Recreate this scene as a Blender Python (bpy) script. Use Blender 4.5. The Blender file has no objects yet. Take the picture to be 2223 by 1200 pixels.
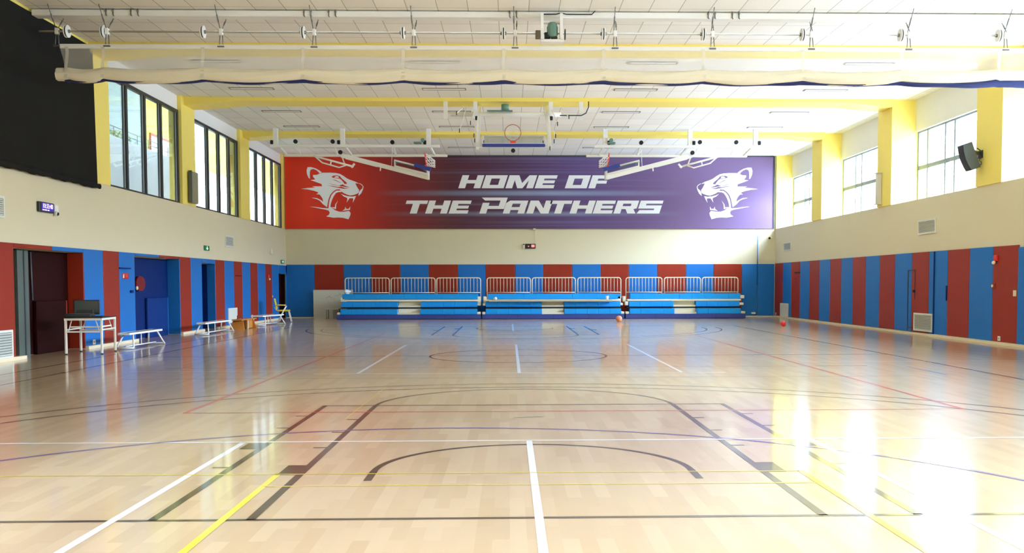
import bpy, bmesh, math, random
from mathutils import Vector, Matrix
from mathutils.geometry import tessellate_polygon
random.seed(7)
PI = math.pi
S = bpy.context.scene
COL = S.collection

# ------------------------------------------------------------------ materials
def lin(c):
    c /= 255.0
    return c / 12.92 if c <= 0.04045 else ((c + 0.055) / 1.055) ** 2.4
def rgb(r, g, b):
    return (lin(r), lin(g), lin(b), 1.0)
MATS = {}
def pm(name, col, rough=0.5, metal=0.0, vary=0.05, scale=6.0, bump=0.0, spec=0.5):
    """plain material with a slight procedural tone variation"""
    m = bpy.data.materials.new(name); m.use_nodes = True
    nt = m.node_tree; b = nt.nodes['Principled BSDF']
    b.inputs['Roughness'].default_value = rough
    b.inputs['Metallic'].default_value = metal
    b.inputs['Specular IOR Level'].default_value = spec
    c = rgb(*col)
    tc = nt.nodes.new('ShaderNodeTexCoord')
    n = nt.nodes.new('ShaderNodeTexNoise'); n.inputs['Scale'].default_value = scale
    n.inputs['Detail'].default_value = 3
    nt.links.new(tc.outputs['Object'], n.inputs['Vector'])
    mx = nt.nodes.new('ShaderNodeMix'); mx.data_type = 'RGBA'
    mx.inputs[6].default_value = (c[0]*(1-vary), c[1]*(1-vary), c[2]*(1-vary), 1)
    mx.inputs[7].default_value = (min(1, c[0]*(1+vary)), min(1, c[1]*(1+vary)), min(1, c[2]*(1+vary)), 1)
    nt.links.new(n.outputs['Fac'], mx.inputs[0])
    nt.links.new(mx.outputs[2], b.inputs['Base Color'])
    if bump:
        bp = nt.nodes.new('ShaderNodeBump'); bp.inputs['Strength'].default_value = bump
        bp.inputs['Distance'].default_value = 0.01
        nt.links.new(n.outputs['Fac'], bp.inputs['Height'])
        nt.links.new(bp.outputs['Normal'], b.inputs['Normal'])
    MATS[name] = m
    return m
def emit(name, col, strength):
    m = bpy.data.materials.new(name); m.use_nodes = True
    b = m.node_tree.nodes['Principled BSDF']
    b.inputs['Base Color'].default_value = rgb(*col)
    b.inputs['Emission Color'].default_value = rgb(*col)
    b.inputs['Emission Strength'].default_value = strength
    MATS[name] = m
    return m

BEIGE = pm('beige_paint', (214, 206, 175), 0.75, vary=0.02, scale=1.5)
WHITE = pm('white_paint', (232, 232, 226), 0.6, vary=0.02)
YELLOW = pm('yellow_paint', (241, 222, 112), 0.55, vary=0.02)
PBLUE = pm('blue_pad_vinyl', (26, 104, 178), 0.5, vary=0.05, scale=3, spec=0.22)
PRED = pm('red_pad_vinyl', (138, 40, 22), 0.5, vary=0.06, scale=3, spec=0.2)
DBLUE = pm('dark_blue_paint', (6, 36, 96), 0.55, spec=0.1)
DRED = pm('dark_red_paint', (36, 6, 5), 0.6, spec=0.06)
CREAM = pm('cream_trim', (226, 212, 178), 0.5, vary=0.03)
BLACK = pm('black_frame', (30, 36, 36), 0.4)
CLOTH = pm('blackout_cloth', (30, 30, 27), 0.95, vary=0.1, scale=2, spec=0.1)
GREYMET = pm('grey_metal', (150, 152, 150), 0.4, 0.6)
WHMET = pm('white_enamel_metal', (236, 236, 230), 0.35, vary=0.02)
STEEL = pm('steel_rod', (120, 118, 112), 0.4, 0.7)
DARK = pm('dark_plastic', (22, 24, 24), 0.45)
RUBBER = pm('black_rubber', (14, 14, 14), 0.8)
NAVY = pm('navy_skirt', (34, 52, 128), 0.5, vary=0.05)
SEAT = pm('light_blue_seat', (12, 142, 218), 0.5, vary=0.04, spec=0.25)
IVORY = pm('ivory_panel', (226, 220, 196), 0.5, vary=0.03)
GFRAME = pm('grey_window_frame', (112, 122, 126), 0.5)
SHADOWM = pm('understructure_shade', (26, 30, 40), 0.7)  # near-black tone standing for shade under the seats
LGREY = pm('grey_board', (168, 164, 150), 0.45, vary=0.04)
ORANGE = pm('orange_rim', (226, 74, 40), 0.4)
BBLUE = pm('blue_board_padding', (36, 56, 140), 0.6)
GREENM = pm('green_motor', (98, 134, 118), 0.45)
SCREEN = pm('dark_screen', (72, 82, 80), 0.15, vary=0.02)
WOODO = pm('orange_varnished_wood', (196, 128, 52), 0.4, vary=0.12, scale=14)
REDTOP = pm('red_bench_top', (150, 52, 44), 0.5)
CHAIRY = pm('yellow_chair_fabric', (206, 186, 48), 0.8, vary=0.08)
WBOARD = pm('whiteboard_surface', (214, 214, 196), 0.3, vary=0.03)
INK = pm('pale_grey_marker', (168, 170, 160), 0.6)
REDP = pm('bright_red_plastic', (206, 34, 34), 0.4)
GREENS = pm('green_sign', (20, 110, 66), 0.4)
SIGNW = emit('lit_sign_white', (200, 255, 220), 0.8)
DIGV = emit('violet_digits', (190, 170, 255), 3.0)
CLKV = emit('violet_panel', (46, 20, 150), 0.5)
DIGR = emit('red_digits', (255, 110, 110), 2.0)
FROST = pm('frosted_diffuser', (240, 240, 236), 0.5, vary=0.01)
SLOT = pm('dark_slot', (128, 124, 110), 0.7)
PAPER = pm('white_tissue', (244, 244, 242), 0.8, vary=0.03)
BALLO = pm('basketball_orange', (206, 126, 84), 0.6, vary=0.06, scale=60, bump=0.2)
SPKG = pm('dark_grey_speaker', (74, 82, 84), 0.55)
OLIVE = pm('grey_olive_speaker', (132, 130, 104), 0.5)
COLSP = pm('pale_grey_speaker', (206, 204, 190), 0.45)
LOUV = pm('vent_white', (222, 226, 216), 0.45, vary=0.02)
VENTD = pm('vent_shadow_gap', (120, 126, 122), 0.7)
ATWHITE = pm('atrium_white', (226, 232, 230), 0.7, vary=0.05, scale=0.7)
ATBACK = pm('atrium_pale_green_dimmed', (176, 190, 182), 0.7, vary=0.04, scale=0.7)  # darker copy of the atrium white; dimmer light painted into the back wall
ATYEL = pm('atrium_yellow_dimmed', (212, 202, 84), 0.6, vary=0.05, scale=1)  # yellow darkened too, painting in the weaker light on the balcony wall
PLANT = pm('planter_green', (116, 146, 60), 0.8, vary=0.3, scale=20)
ORTEXT = pm('orange_print', (238, 116, 60), 0.5)

# ceiling tiles
def ceiling_mat():
    m = bpy.data.materials.new('ceiling_tiles'); m.use_nodes = True
    nt = m.node_tree; b = nt.nodes['Principled BSDF']; b.inputs['Roughness'].default_value = 0.8
    tc = nt.nodes.new('ShaderNodeTexCoord')
    mp = nt.nodes.new('ShaderNodeMapping'); mp.inputs['Location'].default_value = (0.2, 0.4, 0)
    nt.links.new(tc.outputs['Object'], mp.inputs['Vector'])
    br = nt.nodes.new('ShaderNodeTexBrick')
    br.offset = 0.0; br.squash = 1.0
    br.inputs['Scale'].default_value = 1.0
    br.inputs['Brick Width'].default_value = 0.62
    br.inputs['Row Height'].default_value = 1.22
    br.inputs['Mortar Size'].default_value = 0.010
    br.inputs['Mortar Smooth'].default_value = 0.3
    br.inputs['Color1'].default_value = rgb(240, 238, 231)
    br.inputs['Color2'].default_value = rgb(231, 228, 220)
    br.inputs['Mortar'].default_value = rgb(172, 170, 160)
    nt.links.new(mp.outputs['Vector'], br.inputs['Vector'])
    nt.links.new(br.outputs['Color'], b.inputs['Base Color'])
    bp = nt.nodes.new('ShaderNodeBump'); bp.inputs['Strength'].default_value = 0.3; bp.inputs['Distance'].default_value = 0.01
    bp.invert = True
    nt.links.new(br.outputs['Fac'], bp.inputs['Height']); nt.links.new(bp.outputs['Normal'], b.inputs['Normal'])
    return m
CEIL = ceiling_mat()

def floor_mat(name, paint=None):
    """lacquered maple strips, or paint under the same lacquer"""
    m = bpy.data.materials.new(name); m.use_nodes = True
    nt = m.node_tree; b = nt.nodes['Principled BSDF']
    tc = nt.nodes.new('ShaderNodeTexCoord')
    if paint is None:
        mp = nt.nodes.new('ShaderNodeMapping'); mp.inputs['Rotation'].default_value = (0, 0, PI/2)
        nt.links.new(tc.outputs['Object'], mp.inputs['Vector'])
        br = nt.nodes.new('ShaderNodeTexBrick')
        br.offset = 0.37; br.offset_frequency = 2
        br.inputs['Scale'].default_value = 1.0
        br.inputs['Brick Width'].default_value = 0.8
        br.inputs['Row Height'].default_value = 0.1
        br.inputs['Mortar Size'].default_value = 0.0
        br.inputs['Color1'].default_value = rgb(198, 173, 139)
        br.inputs['Color2'].default_value = rgb(183, 156, 121)
        br.inputs['Mortar'].default_value = rgb(178, 154, 122)
        nt.links.new(mp.outputs['Vector'], br.inputs['Vector'])
        n = nt.nodes.new('ShaderNodeTexNoise'); n.inputs['Scale'].default_value = 1.0; n.inputs['Detail'].default_value = 4
        m2 = nt.nodes.new('ShaderNodeMapping'); m2.inputs['Scale'].default_value = (9, 1.2, 1)
        nt.links.new(tc.outputs['Object'], m2.inputs['Vector']); nt.links.new(m2.outputs['Vector'], n.inputs['Vector'])
        mx = nt.nodes.new('ShaderNodeMix'); mx.data_type = 'RGBA'; mx.blend_type = 'MULTIPLY'
        mx.inputs[0].default_value = 0.35
        cr = nt.nodes.new('ShaderNodeValToRGB')
        cr.color_ramp.elements[0].position = 0.3; cr.color_ramp.elements[0].color = (0.90, 0.88, 0.85, 1)
        cr.color_ramp.elements[1].position = 0.7; cr.color_ramp.elements[1].color = (1, 1, 1, 1)
        nt.links.new(n.outputs['Fac'], cr.inputs['Fac'])
        nt.links.new(br.outputs['Color'], mx.inputs[6]); nt.links.new(cr.outputs['Color'], mx.inputs[7])
        nt.links.new(mx.outputs[2], b.inputs['Base Color'])
    else:
        b.inputs['Base Color'].default_value = rgb(*paint)
    b.inputs['Roughness'].default_value = 0.3
    b.inputs['IOR'].default_value = 1.45
    b.inputs['Coat Weight'].default_value = 0.85; b.inputs['Coat Roughness'].default_value = 0.1; b.inputs['Coat IOR'].default_value = 1.5
    return m
WOOD = floor_mat('maple_sports_floor')
LBLACK = floor_mat('line_black', (52, 40, 32))
LWHITE = floor_mat('line_white', (236, 238, 240))
LRED = floor_mat('line_red', (206, 74, 60))
LYEL = floor_mat('line_yellow', (226, 206, 60))
LPUR = floor_mat('line_purple', (96, 76, 150))
LMARK = floor_mat('green_grey_scuff', (150, 156, 128))
LBLUE = floor_mat('line_blue', (90, 130, 190))

def banner_mat():
    """printed banner: red at the left through maroon to violet, with pale streaks of light"""
    m = bpy.data.materials.new('banner_print'); m.use_nodes = True
    nt = m.node_tree; b = nt.nodes['Principled BSDF']; b.inputs['Roughness'].default_value = 0.5; b.inputs['Specular IOR Level'].default_value = 0.25
    tc = nt.nodes.new('ShaderNodeTexCoord'); sp = nt.nodes.new('ShaderNodeSeparateXYZ')
    nt.links.new(tc.outputs['Generated'], sp.inputs['Vector'])
    cr = nt.nodes.new('ShaderNodeValToRGB'); r = cr.color_ramp
    stops = [(0.0, (206, 48, 20)), (0.10, (194, 42, 22)), (0.22, (134, 38, 34)), (0.33, (86, 42, 50)), (0.45, (80, 50, 80)),
             (0.6, (92, 72, 124)), (0.8, (106, 84, 124)), (1.0, (112, 92, 130))]
    r.elements[0].position = 0.0; r.elements[0].color = rgb(*stops[0][1])
    r.elements[1].position = 1.0; r.elements[1].color = rgb(*stops[-1][1])
    for p, c in stops[1:-1]:
        e = r.elements.new(p); e.color = rgb(*c)
    nt.links.new(sp.outputs['X'], cr.inputs['Fac'])
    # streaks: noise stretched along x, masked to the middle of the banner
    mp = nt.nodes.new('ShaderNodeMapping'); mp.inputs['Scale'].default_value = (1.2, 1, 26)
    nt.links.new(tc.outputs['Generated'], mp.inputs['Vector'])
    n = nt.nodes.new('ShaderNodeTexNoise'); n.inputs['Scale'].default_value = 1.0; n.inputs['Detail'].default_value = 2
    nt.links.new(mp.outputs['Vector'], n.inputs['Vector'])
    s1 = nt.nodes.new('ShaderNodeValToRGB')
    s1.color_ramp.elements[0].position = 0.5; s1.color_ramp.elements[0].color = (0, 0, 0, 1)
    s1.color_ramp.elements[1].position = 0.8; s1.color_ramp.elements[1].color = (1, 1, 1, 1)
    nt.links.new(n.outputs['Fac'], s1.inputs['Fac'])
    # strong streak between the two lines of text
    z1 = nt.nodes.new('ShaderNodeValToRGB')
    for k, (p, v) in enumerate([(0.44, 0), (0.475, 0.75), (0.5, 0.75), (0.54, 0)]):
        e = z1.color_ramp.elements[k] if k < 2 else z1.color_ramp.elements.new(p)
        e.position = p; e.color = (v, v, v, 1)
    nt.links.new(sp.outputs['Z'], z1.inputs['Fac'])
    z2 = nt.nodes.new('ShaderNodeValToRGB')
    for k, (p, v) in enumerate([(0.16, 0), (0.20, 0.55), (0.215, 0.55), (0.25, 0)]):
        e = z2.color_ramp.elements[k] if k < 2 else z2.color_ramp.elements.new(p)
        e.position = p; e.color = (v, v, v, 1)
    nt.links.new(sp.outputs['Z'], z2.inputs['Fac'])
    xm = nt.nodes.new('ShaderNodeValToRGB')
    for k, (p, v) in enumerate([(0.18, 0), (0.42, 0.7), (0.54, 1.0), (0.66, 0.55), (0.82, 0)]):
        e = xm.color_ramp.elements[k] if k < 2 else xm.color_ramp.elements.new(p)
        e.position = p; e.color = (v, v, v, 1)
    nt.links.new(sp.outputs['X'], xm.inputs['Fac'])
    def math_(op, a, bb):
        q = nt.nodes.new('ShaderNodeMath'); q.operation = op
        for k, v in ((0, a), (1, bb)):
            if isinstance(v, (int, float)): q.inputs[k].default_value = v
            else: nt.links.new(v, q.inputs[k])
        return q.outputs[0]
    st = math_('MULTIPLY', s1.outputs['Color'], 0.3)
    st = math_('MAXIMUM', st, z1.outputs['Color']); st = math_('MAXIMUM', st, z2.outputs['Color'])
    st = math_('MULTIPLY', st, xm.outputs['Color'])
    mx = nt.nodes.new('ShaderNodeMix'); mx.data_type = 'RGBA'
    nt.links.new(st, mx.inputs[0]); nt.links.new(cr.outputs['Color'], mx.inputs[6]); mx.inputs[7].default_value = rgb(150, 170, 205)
    nt.links.new(mx.outputs[2], b.inputs['Base Color'])
    return m
BANNER = banner_mat()

def glass_mat(name, tint, spec=0.5):
    m = bpy.data.materials.new(name); m.use_nodes = True
    nt = m.node_tree; nt.nodes.clear()
    o = nt.nodes.new('ShaderNodeOutputMaterial'); t = nt.nodes.new('ShaderNodeBsdfTransparent'); g = nt.nodes.new('ShaderNodeBsdfGlossy')
    t.inputs['Color'].default_value = tint; g.inputs['Roughness'].default_value = 0.02
    fr = nt.nodes.new('ShaderNodeFresnel'); fr.inputs['IOR'].default_value = 1.45
    ml = nt.nodes.new('ShaderNodeMath'); ml.operation = 'MULTIPLY'; ml.inputs[1].default_value = spec
    mx = nt.nodes.new('ShaderNodeMixShader')
    nt.links.new(fr.outputs[0], ml.inputs[0]); nt.links.new(ml.outputs[0], mx.inputs[0])
    nt.links.new(t.outputs[0], mx.inputs[1]); nt.links.new(g.outputs[0], mx.inputs[2]); nt.links.new(mx.outputs[0], o.inputs[0])
    return m
GLASS = glass_mat('window_glass', (0.93, 0.96, 0.95, 1), 0.6)
BGLASS = glass_mat('backboard_glass', (0.86, 0.9, 0.89, 1), 0.5)

def net_mat(name, col, opacity):
    m = bpy.data.materials.new(name); m.use_nodes = True
    nt = m.node_tree; nt.nodes.clear()
    o = nt.nodes.new('ShaderNodeOutputMaterial'); t = nt.nodes.new('ShaderNodeBsdfTransparent'); d = nt.nodes.new('ShaderNodeBsdfDiffuse')
    tl = nt.nodes.new('ShaderNodeBsdfTranslucent'); a = nt.nodes.new('ShaderNodeMixShader'); a.inputs[0].default_value = 0.4
    d.inputs['Color'].default_value = rgb(*col); tl.inputs['Color'].default_value = rgb(*col)
    mx = nt.nodes.new('ShaderNodeMixShader'); mx.inputs[0].default_value = opacity
    nt.links.new(d.outputs[0], a.inputs[1]); nt.links.new(tl.outputs[0], a.inputs[2])
    nt.links.new(t.outputs[0], mx.inputs[1]); nt.links.new(a.outputs[0], mx.inputs[2]); nt.links.new(mx.outputs[0], o.inputs[0])
    return m
NETTING = net_mat('fine_white_netting', (240, 240, 232), 0.36)
STRAP = net_mat('white_webbing', (240, 238, 228), 0.6)
ROLLC = pm('white_rolled_netting', (236, 230, 206), 0.85, vary=0.05, scale=3, bump=0.3)

# ------------------------------------------------------------------ mesh builder
class MB:
    def __init__(self, off=(0, 0, 0)):
        self.bm = bmesh.new(); self.off = Vector(off); self.mi = 0
    def v(self, p):
        return self.bm.verts.new(Vector(p) - self.off)
    def face(self, vs):
        try:
            f = self.bm.faces.new(vs); f.material_index = self.mi; return f
        except ValueError:
            return None
    def poly(self, pts):
        return self.face([self.v(p) for p in pts])
    def box(self, x0, x1, y0, y1, z0, z1):
        x0, x1 = min(x0, x1), max(x0, x1); y0, y1 = min(y0, y1), max(y0, y1); z0, z1 = min(z0, z1), max(z0, z1)
        p = [self.v(q) for q in ((x0,y0,z0),(x1,y0,z0),(x1,y1,z0),(x0,y1,z0),(x0,y0,z1),(x1,y0,z1),(x1,y1,z1),(x0,y1,z1))]
        for f in ((0,3,2,1),(4,5,6,7),(0,1,5,4),(1,2,6,5),(2,3,7,6),(3,0,4,7)):
            self.face([p[i] for i in f])
        return self
    def bar(self, a, b, w, h=None, up=(0, 0, 1)):
        """rectangular bar from a to b; w across, h along up"""
        h = h or w; a = Vector(a); b = Vector(b); d = (b - a).normalized(); u = Vector(up)
        if abs(d.dot(u)) > 0.98: u = Vector((1, 0, 0))
        s = d.cross(u).normalized(); u = s.cross(d).normalized()
        P = []
        for q in (a, b):
            for i, j in ((-1,-1),(1,-1),(1,1),(-1,1)):
                P.append(self.v(q + s*(i*w/2) + u*(j*h/2)))
        for f in ((3,2,1,0),(4,5,6,7),(0,1,5,4),(1,2,6,5),(2,3,7,6),(3,0,4,7)):
            self.face([P[i] for i in f])
        return self
    def tube(self, pts, r, n=8, closed=False, cap=True):
        pts = [Vector(p) for p in pts]; rings = []; m = len(pts); prev = None
        for i, p in enumerate(pts):
            if closed: d = (pts[(i+1) % m] - pts[i-1]).normalized()
            else: d = (pts[min(i+1, m-1)] - pts[max(i-1, 0)]).normalized()
            if prev is None:
                u = Vector((0, 0, 1)) if abs(d.z) < 0.9 else Vector((1, 0, 0))
            else: u = prev
            s = d.cross(u).normalized(); u = s.cross(d).normalized(); prev = u
            rr = r[i] if isinstance(r, (list, tuple)) else r
            rings.append([self.v(p + s*(rr*math.cos(2*PI*k/n)) + u*(rr*math.sin(2*PI*k/n))) for k in range(n)])
        for i in range(m if closed else m-1):
            A, B = rings[i], rings[(i+1) % m]
            for k in range(n):
                f = self.face([A[k], A[(k+1) % n], B[(k+1) % n], B[k]])
                if f: f.smooth = True
        if cap and not closed:
            self.face(list(reversed(rings[0]))); self.face(rings[-1])
        return self
    def disc(self, c, axis, r, t, n=24):
        c = Vector(c); a = Vector(axis).normalized()
        return self.tube([c - a*t/2, c + a*t/2], r, n)
    def grid(self, fn, nu, nv, closed_v=False):
        P = [[self.v(fn(i/(nu), j/(nv))) for j in range(nv + (0 if closed_v else 1))] for i in range(nu+1)]
        for i in range(nu):
            for j in range(nv):
                k = (j+1) % nv if closed_v else j+1
                f = self.face([P[i][j], P[i+1][j], P[i+1][k], P[i][k]])
                if f: f.smooth = True
        return self
    def rbox(self, x0, x1, y0, y1, z0, z1, r=0.01, seg=2):
        """bevelled box"""
        t = bmesh.new(); bmesh.ops.create_cube(t, size=1.0)
        bmesh.ops.scale(t, vec=(x1-x0, y1-y0, z1-z0), verts=t.verts)
        bmesh.ops.translate(t, vec=((x0+x1)/2, (y0+y1)/2, (z0+z1)/2), verts=t.verts)
        bmesh.ops.bevel(t, geom=list(t.edges), offset=r, segments=seg, affect='EDGES', profile=0.5)
        mp = {vv: self.v(vv.co) for vv in t.verts}
        for f in t.faces: self.face([mp[vv] for vv in f.verts])
        t.free(); return self
    def sphere(self, c, r, seg=24, rings=14):
        t = bmesh.new(); bmesh.ops.create_uvsphere(t, u_segments=seg, v_segments=rings, radius=1)
        rr = r if isinstance(r, (tuple, list)) else (r, r, r)
        mp = {vv: self.v((c[0]+vv.co.x*rr[0], c[1]+vv.co.y*rr[1], c[2]+vv.co.z*rr[2])) for vv in t.verts}
        for f in t.faces:
            g = self.face([mp[vv] for vv in f.verts])
            if g: g.smooth = True
        t.free(); return self
    def flat(self, outer, holes=(), put=None, t=0.0):
        """a flat polygon with holes; put(x, y) gives the 3-D point"""
        loops = [[Vector((x, y, 0)) for x, y in outer]] + [[Vector((x, y, 0)) for x, y in h] for h in holes]
        allp = [p for l in loops for p in l]
        vs = [self.v(put(p.x, p.y)) for p in allp]
        for tri in tessellate_polygon(loops):
            self.face([vs[i] for i in tri])
        return self
    def rot(self, M):
        bmesh.ops.transform(self.bm, matrix=M, verts=self.bm.verts); return self
    def build(self, name, mat, parent=None, link=True):
        bmesh.ops.recalc_face_normals(self.bm, faces=self.bm.faces)
        me = bpy.data.meshes.new(name); self.bm.to_mesh(me); self.bm.free()
        for mm in (mat if isinstance(mat, (list, tuple)) else [mat]): me.materials.append(mm)
        o = bpy.data.objects.new(name, me); COL.objects.link(o)
        if parent: o.parent = parent
        return o

def tag(o, label, cat, group=None, kind='thing'):
    o['label'] = label; o['category'] = cat; o['kind'] = kind
    if group: o['group'] = group
    return o
def thing(name, label, cat, loc=(0, 0, 0), rotz=0.0, group=None, kind='thing'):
    o = bpy.data.objects.new(name, None); o.empty_display_size = 0.1; COL.objects.link(o)
    o.location = loc; o.rotation_euler = (0, 0, rotz)
    return tag(o, label, cat, group, kind)
def solo(name, mb, mat, label, cat, group=None):
    """a thing that is one mesh; mb.off is its origin"""
    off = mb.off.copy(); o = mb.build(name, mat); o.location = off
    return tag(o, label, cat, group)
def struct(name, mb, mat, parent=None):
    off = mb.off.copy(); o = mb.build(name, mat, parent)
    if not parent: o.location = off
    o['kind'] = 'structure'; return o
def dup(root, loc=None, rotz=None, label=None):
    r = root.copy(); COL.objects.link(r)
    if loc is not None: r.location = loc
    if rotz is not None: r.rotation_euler = (0, 0, rotz)
    if label: r['label'] = label
    for ch in list(root.children):
        c = ch.copy(); COL.objects.link(c); c.parent = r
        for g in list(ch.children):
            d = g.copy(); COL.objects.link(d); d.parent = c
    return r
ORD = ['first', 'second', 'third', 'fourth', 'fifth', 'sixth', 'seventh', 'eighth', 'ninth', 'tenth', 'eleventh', 'twelfth',
       'thirteenth', 'fourteenth', 'fifteenth', 'sixteenth', 'seventeenth', 'eighteenth', 'nineteenth', 'twentieth']

# ------------------------------------------------------------------ the hall: sizes in metres, camera stands at x=0, y=0
XL, XR, YF, YB = -9.74, 11.79, 43.36, -3.2       # wall faces
ZC = 7.08                                        # ceiling
ZS = 3.88                                        # ledge where the windows start
CX, Y0 = 0.184, 6.117                            # court centre line and near base line

# floor with its court markings (painted under the lacquer)
f = MB()
f.box(-13.0, 13.2, YB - 0.3, YF + 0.3, -0.3, 0.0)
LH = [0.0012]
def P(x, y, z): return (CX + x, Y0 + y, z)
def line(x0, y0, x1, y1, w=0.05, mi=1):
    f.mi = mi; z = LH[0] + 0.0002*mi
    d = Vector((x1-x0, y1-y0, 0)).normalized(); n = Vector((-d.y, d.x, 0))*w/2
    f.poly([P(x0-n.x, y0-n.y, z), P(x1-n.x, y1-n.y, z), P(x1+n.x, y1+n.y, z), P(x0+n.x, y0+n.y, z)])
def arc(cx, cy, r, a0, a1, w=0.05, mi=1, n=64):
    f.mi = mi; z = LH[0] + 0.0002*mi + 0.00005
    V = []
    for i in range(n+1):
        a = math.radians(a0 + (a1-a0)*i/n)
        V.append((f.v(P(cx+(r-w/2)*math.cos(a), cy+(r-w/2)*math.sin(a), z)), f.v(P(cx+(r+w/2)*math.cos(a), cy+(r+w/2)*math.sin(a), z))))
    for i in range(n):
        f.face([V[i][0], V[i][1], V[i+1][1], V[i+1][0]])
def rectf(x0, x1, y0, y1, mi=1):
    f.mi = mi; z = LH[0] + 0.0002*mi + 0.0001
    f.poly([P(x0, y0, z), P(x1, y0, z), P(x1, y1, z), P(x0, y1, z)])
# 1 black  2 white  3 red  4 yellow  5 purple  6 blue
line(-7.65, 0, 7.65, 0); line(-7.65, 28, 7.65, 28); line(-7.65, 14, 7.65, 14, 0.045)
for s in (-1, 1):
    line(s*7.65, 0, s*7.65, 28)
line(-8.5, -2, -8.5, 24, 0.04)
arc(0, 14, 1.8, 0, 360, 0.05, 1, 96)
for e in (0, 1):
    fy = (lambda y: y) if e == 0 else (lambda y: 28 - y)
    sg = 1 if e == 0 else -1
    for hw, w in ((1.805, 0.06), (2.415, 0.06)):
        for s in (-1, 1):
            line(s*hw, fy(0), s*hw, fy(5.79), w)
    line(-2.44, fy(5.79), 2.44, fy(5.79), 0.05)
    arc(0, fy(5.79), 1.8, 0, 180*sg, 0.05)
    arc(0, fy(1.575), 1.25, 0, 180*sg, 0.055)
    for s in (-1, 1):
        line(s*1.25, fy(1.575), s*1.25, fy(1.2), 0.06)
        rectf(min(s*1.98, s*1.78), max(s*1.98, s*1.78), min(fy(1.45), fy(1.86)), max(fy(1.45), fy(1.86)))
        rectf(min(s*2.6, s*2.4), max(s*2.6, s*2.4), min(fy(2.66), fy(2.99)), max(fy(2.66), fy(2.99)))
        for q in (4.56, 3.64, 2.72): line(s*1.83, fy(q), s*1.95, fy(q), 0.05)
        for q in (4.87, 3.95, 1.78): line(s*2.44, fy(q), s*2.57, fy(q), 0.05)
    for r in (6.27, 6.74):
        a = math.degrees(math.asin(min(1, 1.575/r)))
        arc(0, fy(1.575), r, -2*sg, 182*sg if e == 0 else -178, 0.045)
line(-6.2, 9.25, 6.2, 9.25, 0.03); line(-6.2, 11.2, 6.2, 11.2, 0.03)
for y in (3.06, 10.06, 17.7, 24.6):
    line(-5.4 if y < 5 else -3.4, y, 5.6 if y < 5 else 3.4, y, 0.05, 2)
for x, a, b in ((-2.66, -3, 3.06), (2.66, -3, 3.06), (0.0, -3, 3.06), (-2.68, 10.06, 17.7), (2.68, 10.06, 17.7), (-0.02, 10.06, 17.7), (-0.06, 24.6, 30)):
    line(x, a, x, b, 0.055, 2)
for x in (-5.4, 5.6): line(x, -4, x, -3.9, 0.04, 2)
line(-4.7, 20.6, -3.6, 20.6, 0.04, 2); line(-6.6, 10.6, -3.6, 10.6, 0.035, 2); line(5.3, 12.2, 9.6, 12.2, 0.03, 2)
for x in (-3.9, 5.12): line(x, 5.18, x, 23.2, 0.05, 3)
line(-3.92, 5.18, 5.14, 5.18, 0.04, 3); line(-3.92, 23.2, 5.14, 23.2, 0.04, 3)
line(-1.98, -3, -1.98, 1.5, 0.05, 4); line(2.1, -3, 2.1, 1.5, 0.05, 4)
line(-1.98, 4.6, -1.95, 8.0, 0.01, 4); line(-5.6, 1.48, 2.1, 1.48, 0.022, 4); line(-1.98, 1.02, 2.1, 1.02, 0.02, 4)
arc(-0.75, -0.95, 4.83, 8, 165, 0.05, 5)
line(6.83, 9.4, 6.83, 11.0, 0.05, 6); line(-1.7, 21.8, -1.7, 22.3, 0.05, 6)
line(-0.14, 4.66, 0.2, 4.72, 0.05, 7)
floor = struct('floor', f, [WOOD, LBLACK, LWHITE, LRED, LYEL, LPUR, LBLUE, LMARK])

# ceiling
c = MB(); c.box(-9.95, 12.9, YB - 0.2, YF + 0.2, ZC, ZC + 0.3)
struct('ceiling', c, CEIL)

# far wall and the wall behind the camera
w = MB(); w.box(-10.2, 12.9, YF, YF + 0.3, 0, ZC); struct('wall_far', w, BEIGE)
w = MB(); w.box(-10.2, 12.9, YB - 0.3, YB, 0, ZC); struct('wall_back', w, BEIGE)

# left wall: beige band and padded base with three recesses
REC = [(19.57, 22.74, 2.2, -10.08), (25.8, 29.3, 2.22, -10.08), (31.38, 32.8, 2.15, -10.4), (41.76, 43.1, 1.93, -10.0)]
w = MB(); y = YB
for a, b, zt, xb in REC:
    w.box(-10.7, XL, y, a, 0, ZS); w.box(-10.7, XL, a, b, zt, ZS); w.box(-10.7, xb, a, b, 0, zt); y = b
w.box(-10.7, XL, y, YF, 0, ZS)
struct('wall_left', w, BEIGE)
# wall above and between the left windows
LCOL = [(-3.2, -2.6), (2.55, 3.8), (9.35, 10.6), (16.1, 17.35), (23.2, 24.42), (29.75, 30.98), (36.15, 37.4), (42.9, 43.36)]
w = MB(); w.box(-10.1, -9.84, YB, YF, 6.65, ZC); struct('trim_1', w, WHITE)
w = MB(); w.box(-9.95, XL, YB, 23.2, 6.97, ZC); struct('trim_2', w, YELLOW)
# right wall
w = MB(); w.box(XR, 12.95, YB, YF, 0, ZS); struct('wall_right', w, BEIGE)
RCOL = [(-3.2, -2.7), (3.1, 4.35), (9.85, 11.1), (16.6, 17.85), (23.3, 24.6), (30.1, 31.25), (36.85, 38.05), (43.28, 43.36)]
w = MB(); w.box(12.48, 12.95, YB, YF, 6.1, ZC); struct('trim_3', w, WHITE)
for k, (a, b) in enumerate(LCOL):
    q = MB(); q.box(-10.1, -9.72 if k < 7 else -9.78, a, b, ZS, ZC); struct('column', q, YELLOW)
for k, (a, b) in enumerate(RCOL):
    q = MB()
    if k == 7: q.box(11.79, 12.9, a, b, ZS, ZC)
    else: q.box(11.75, 12.95, a, b, ZS, ZC)
    struct('column', q, YELLOW)
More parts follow.
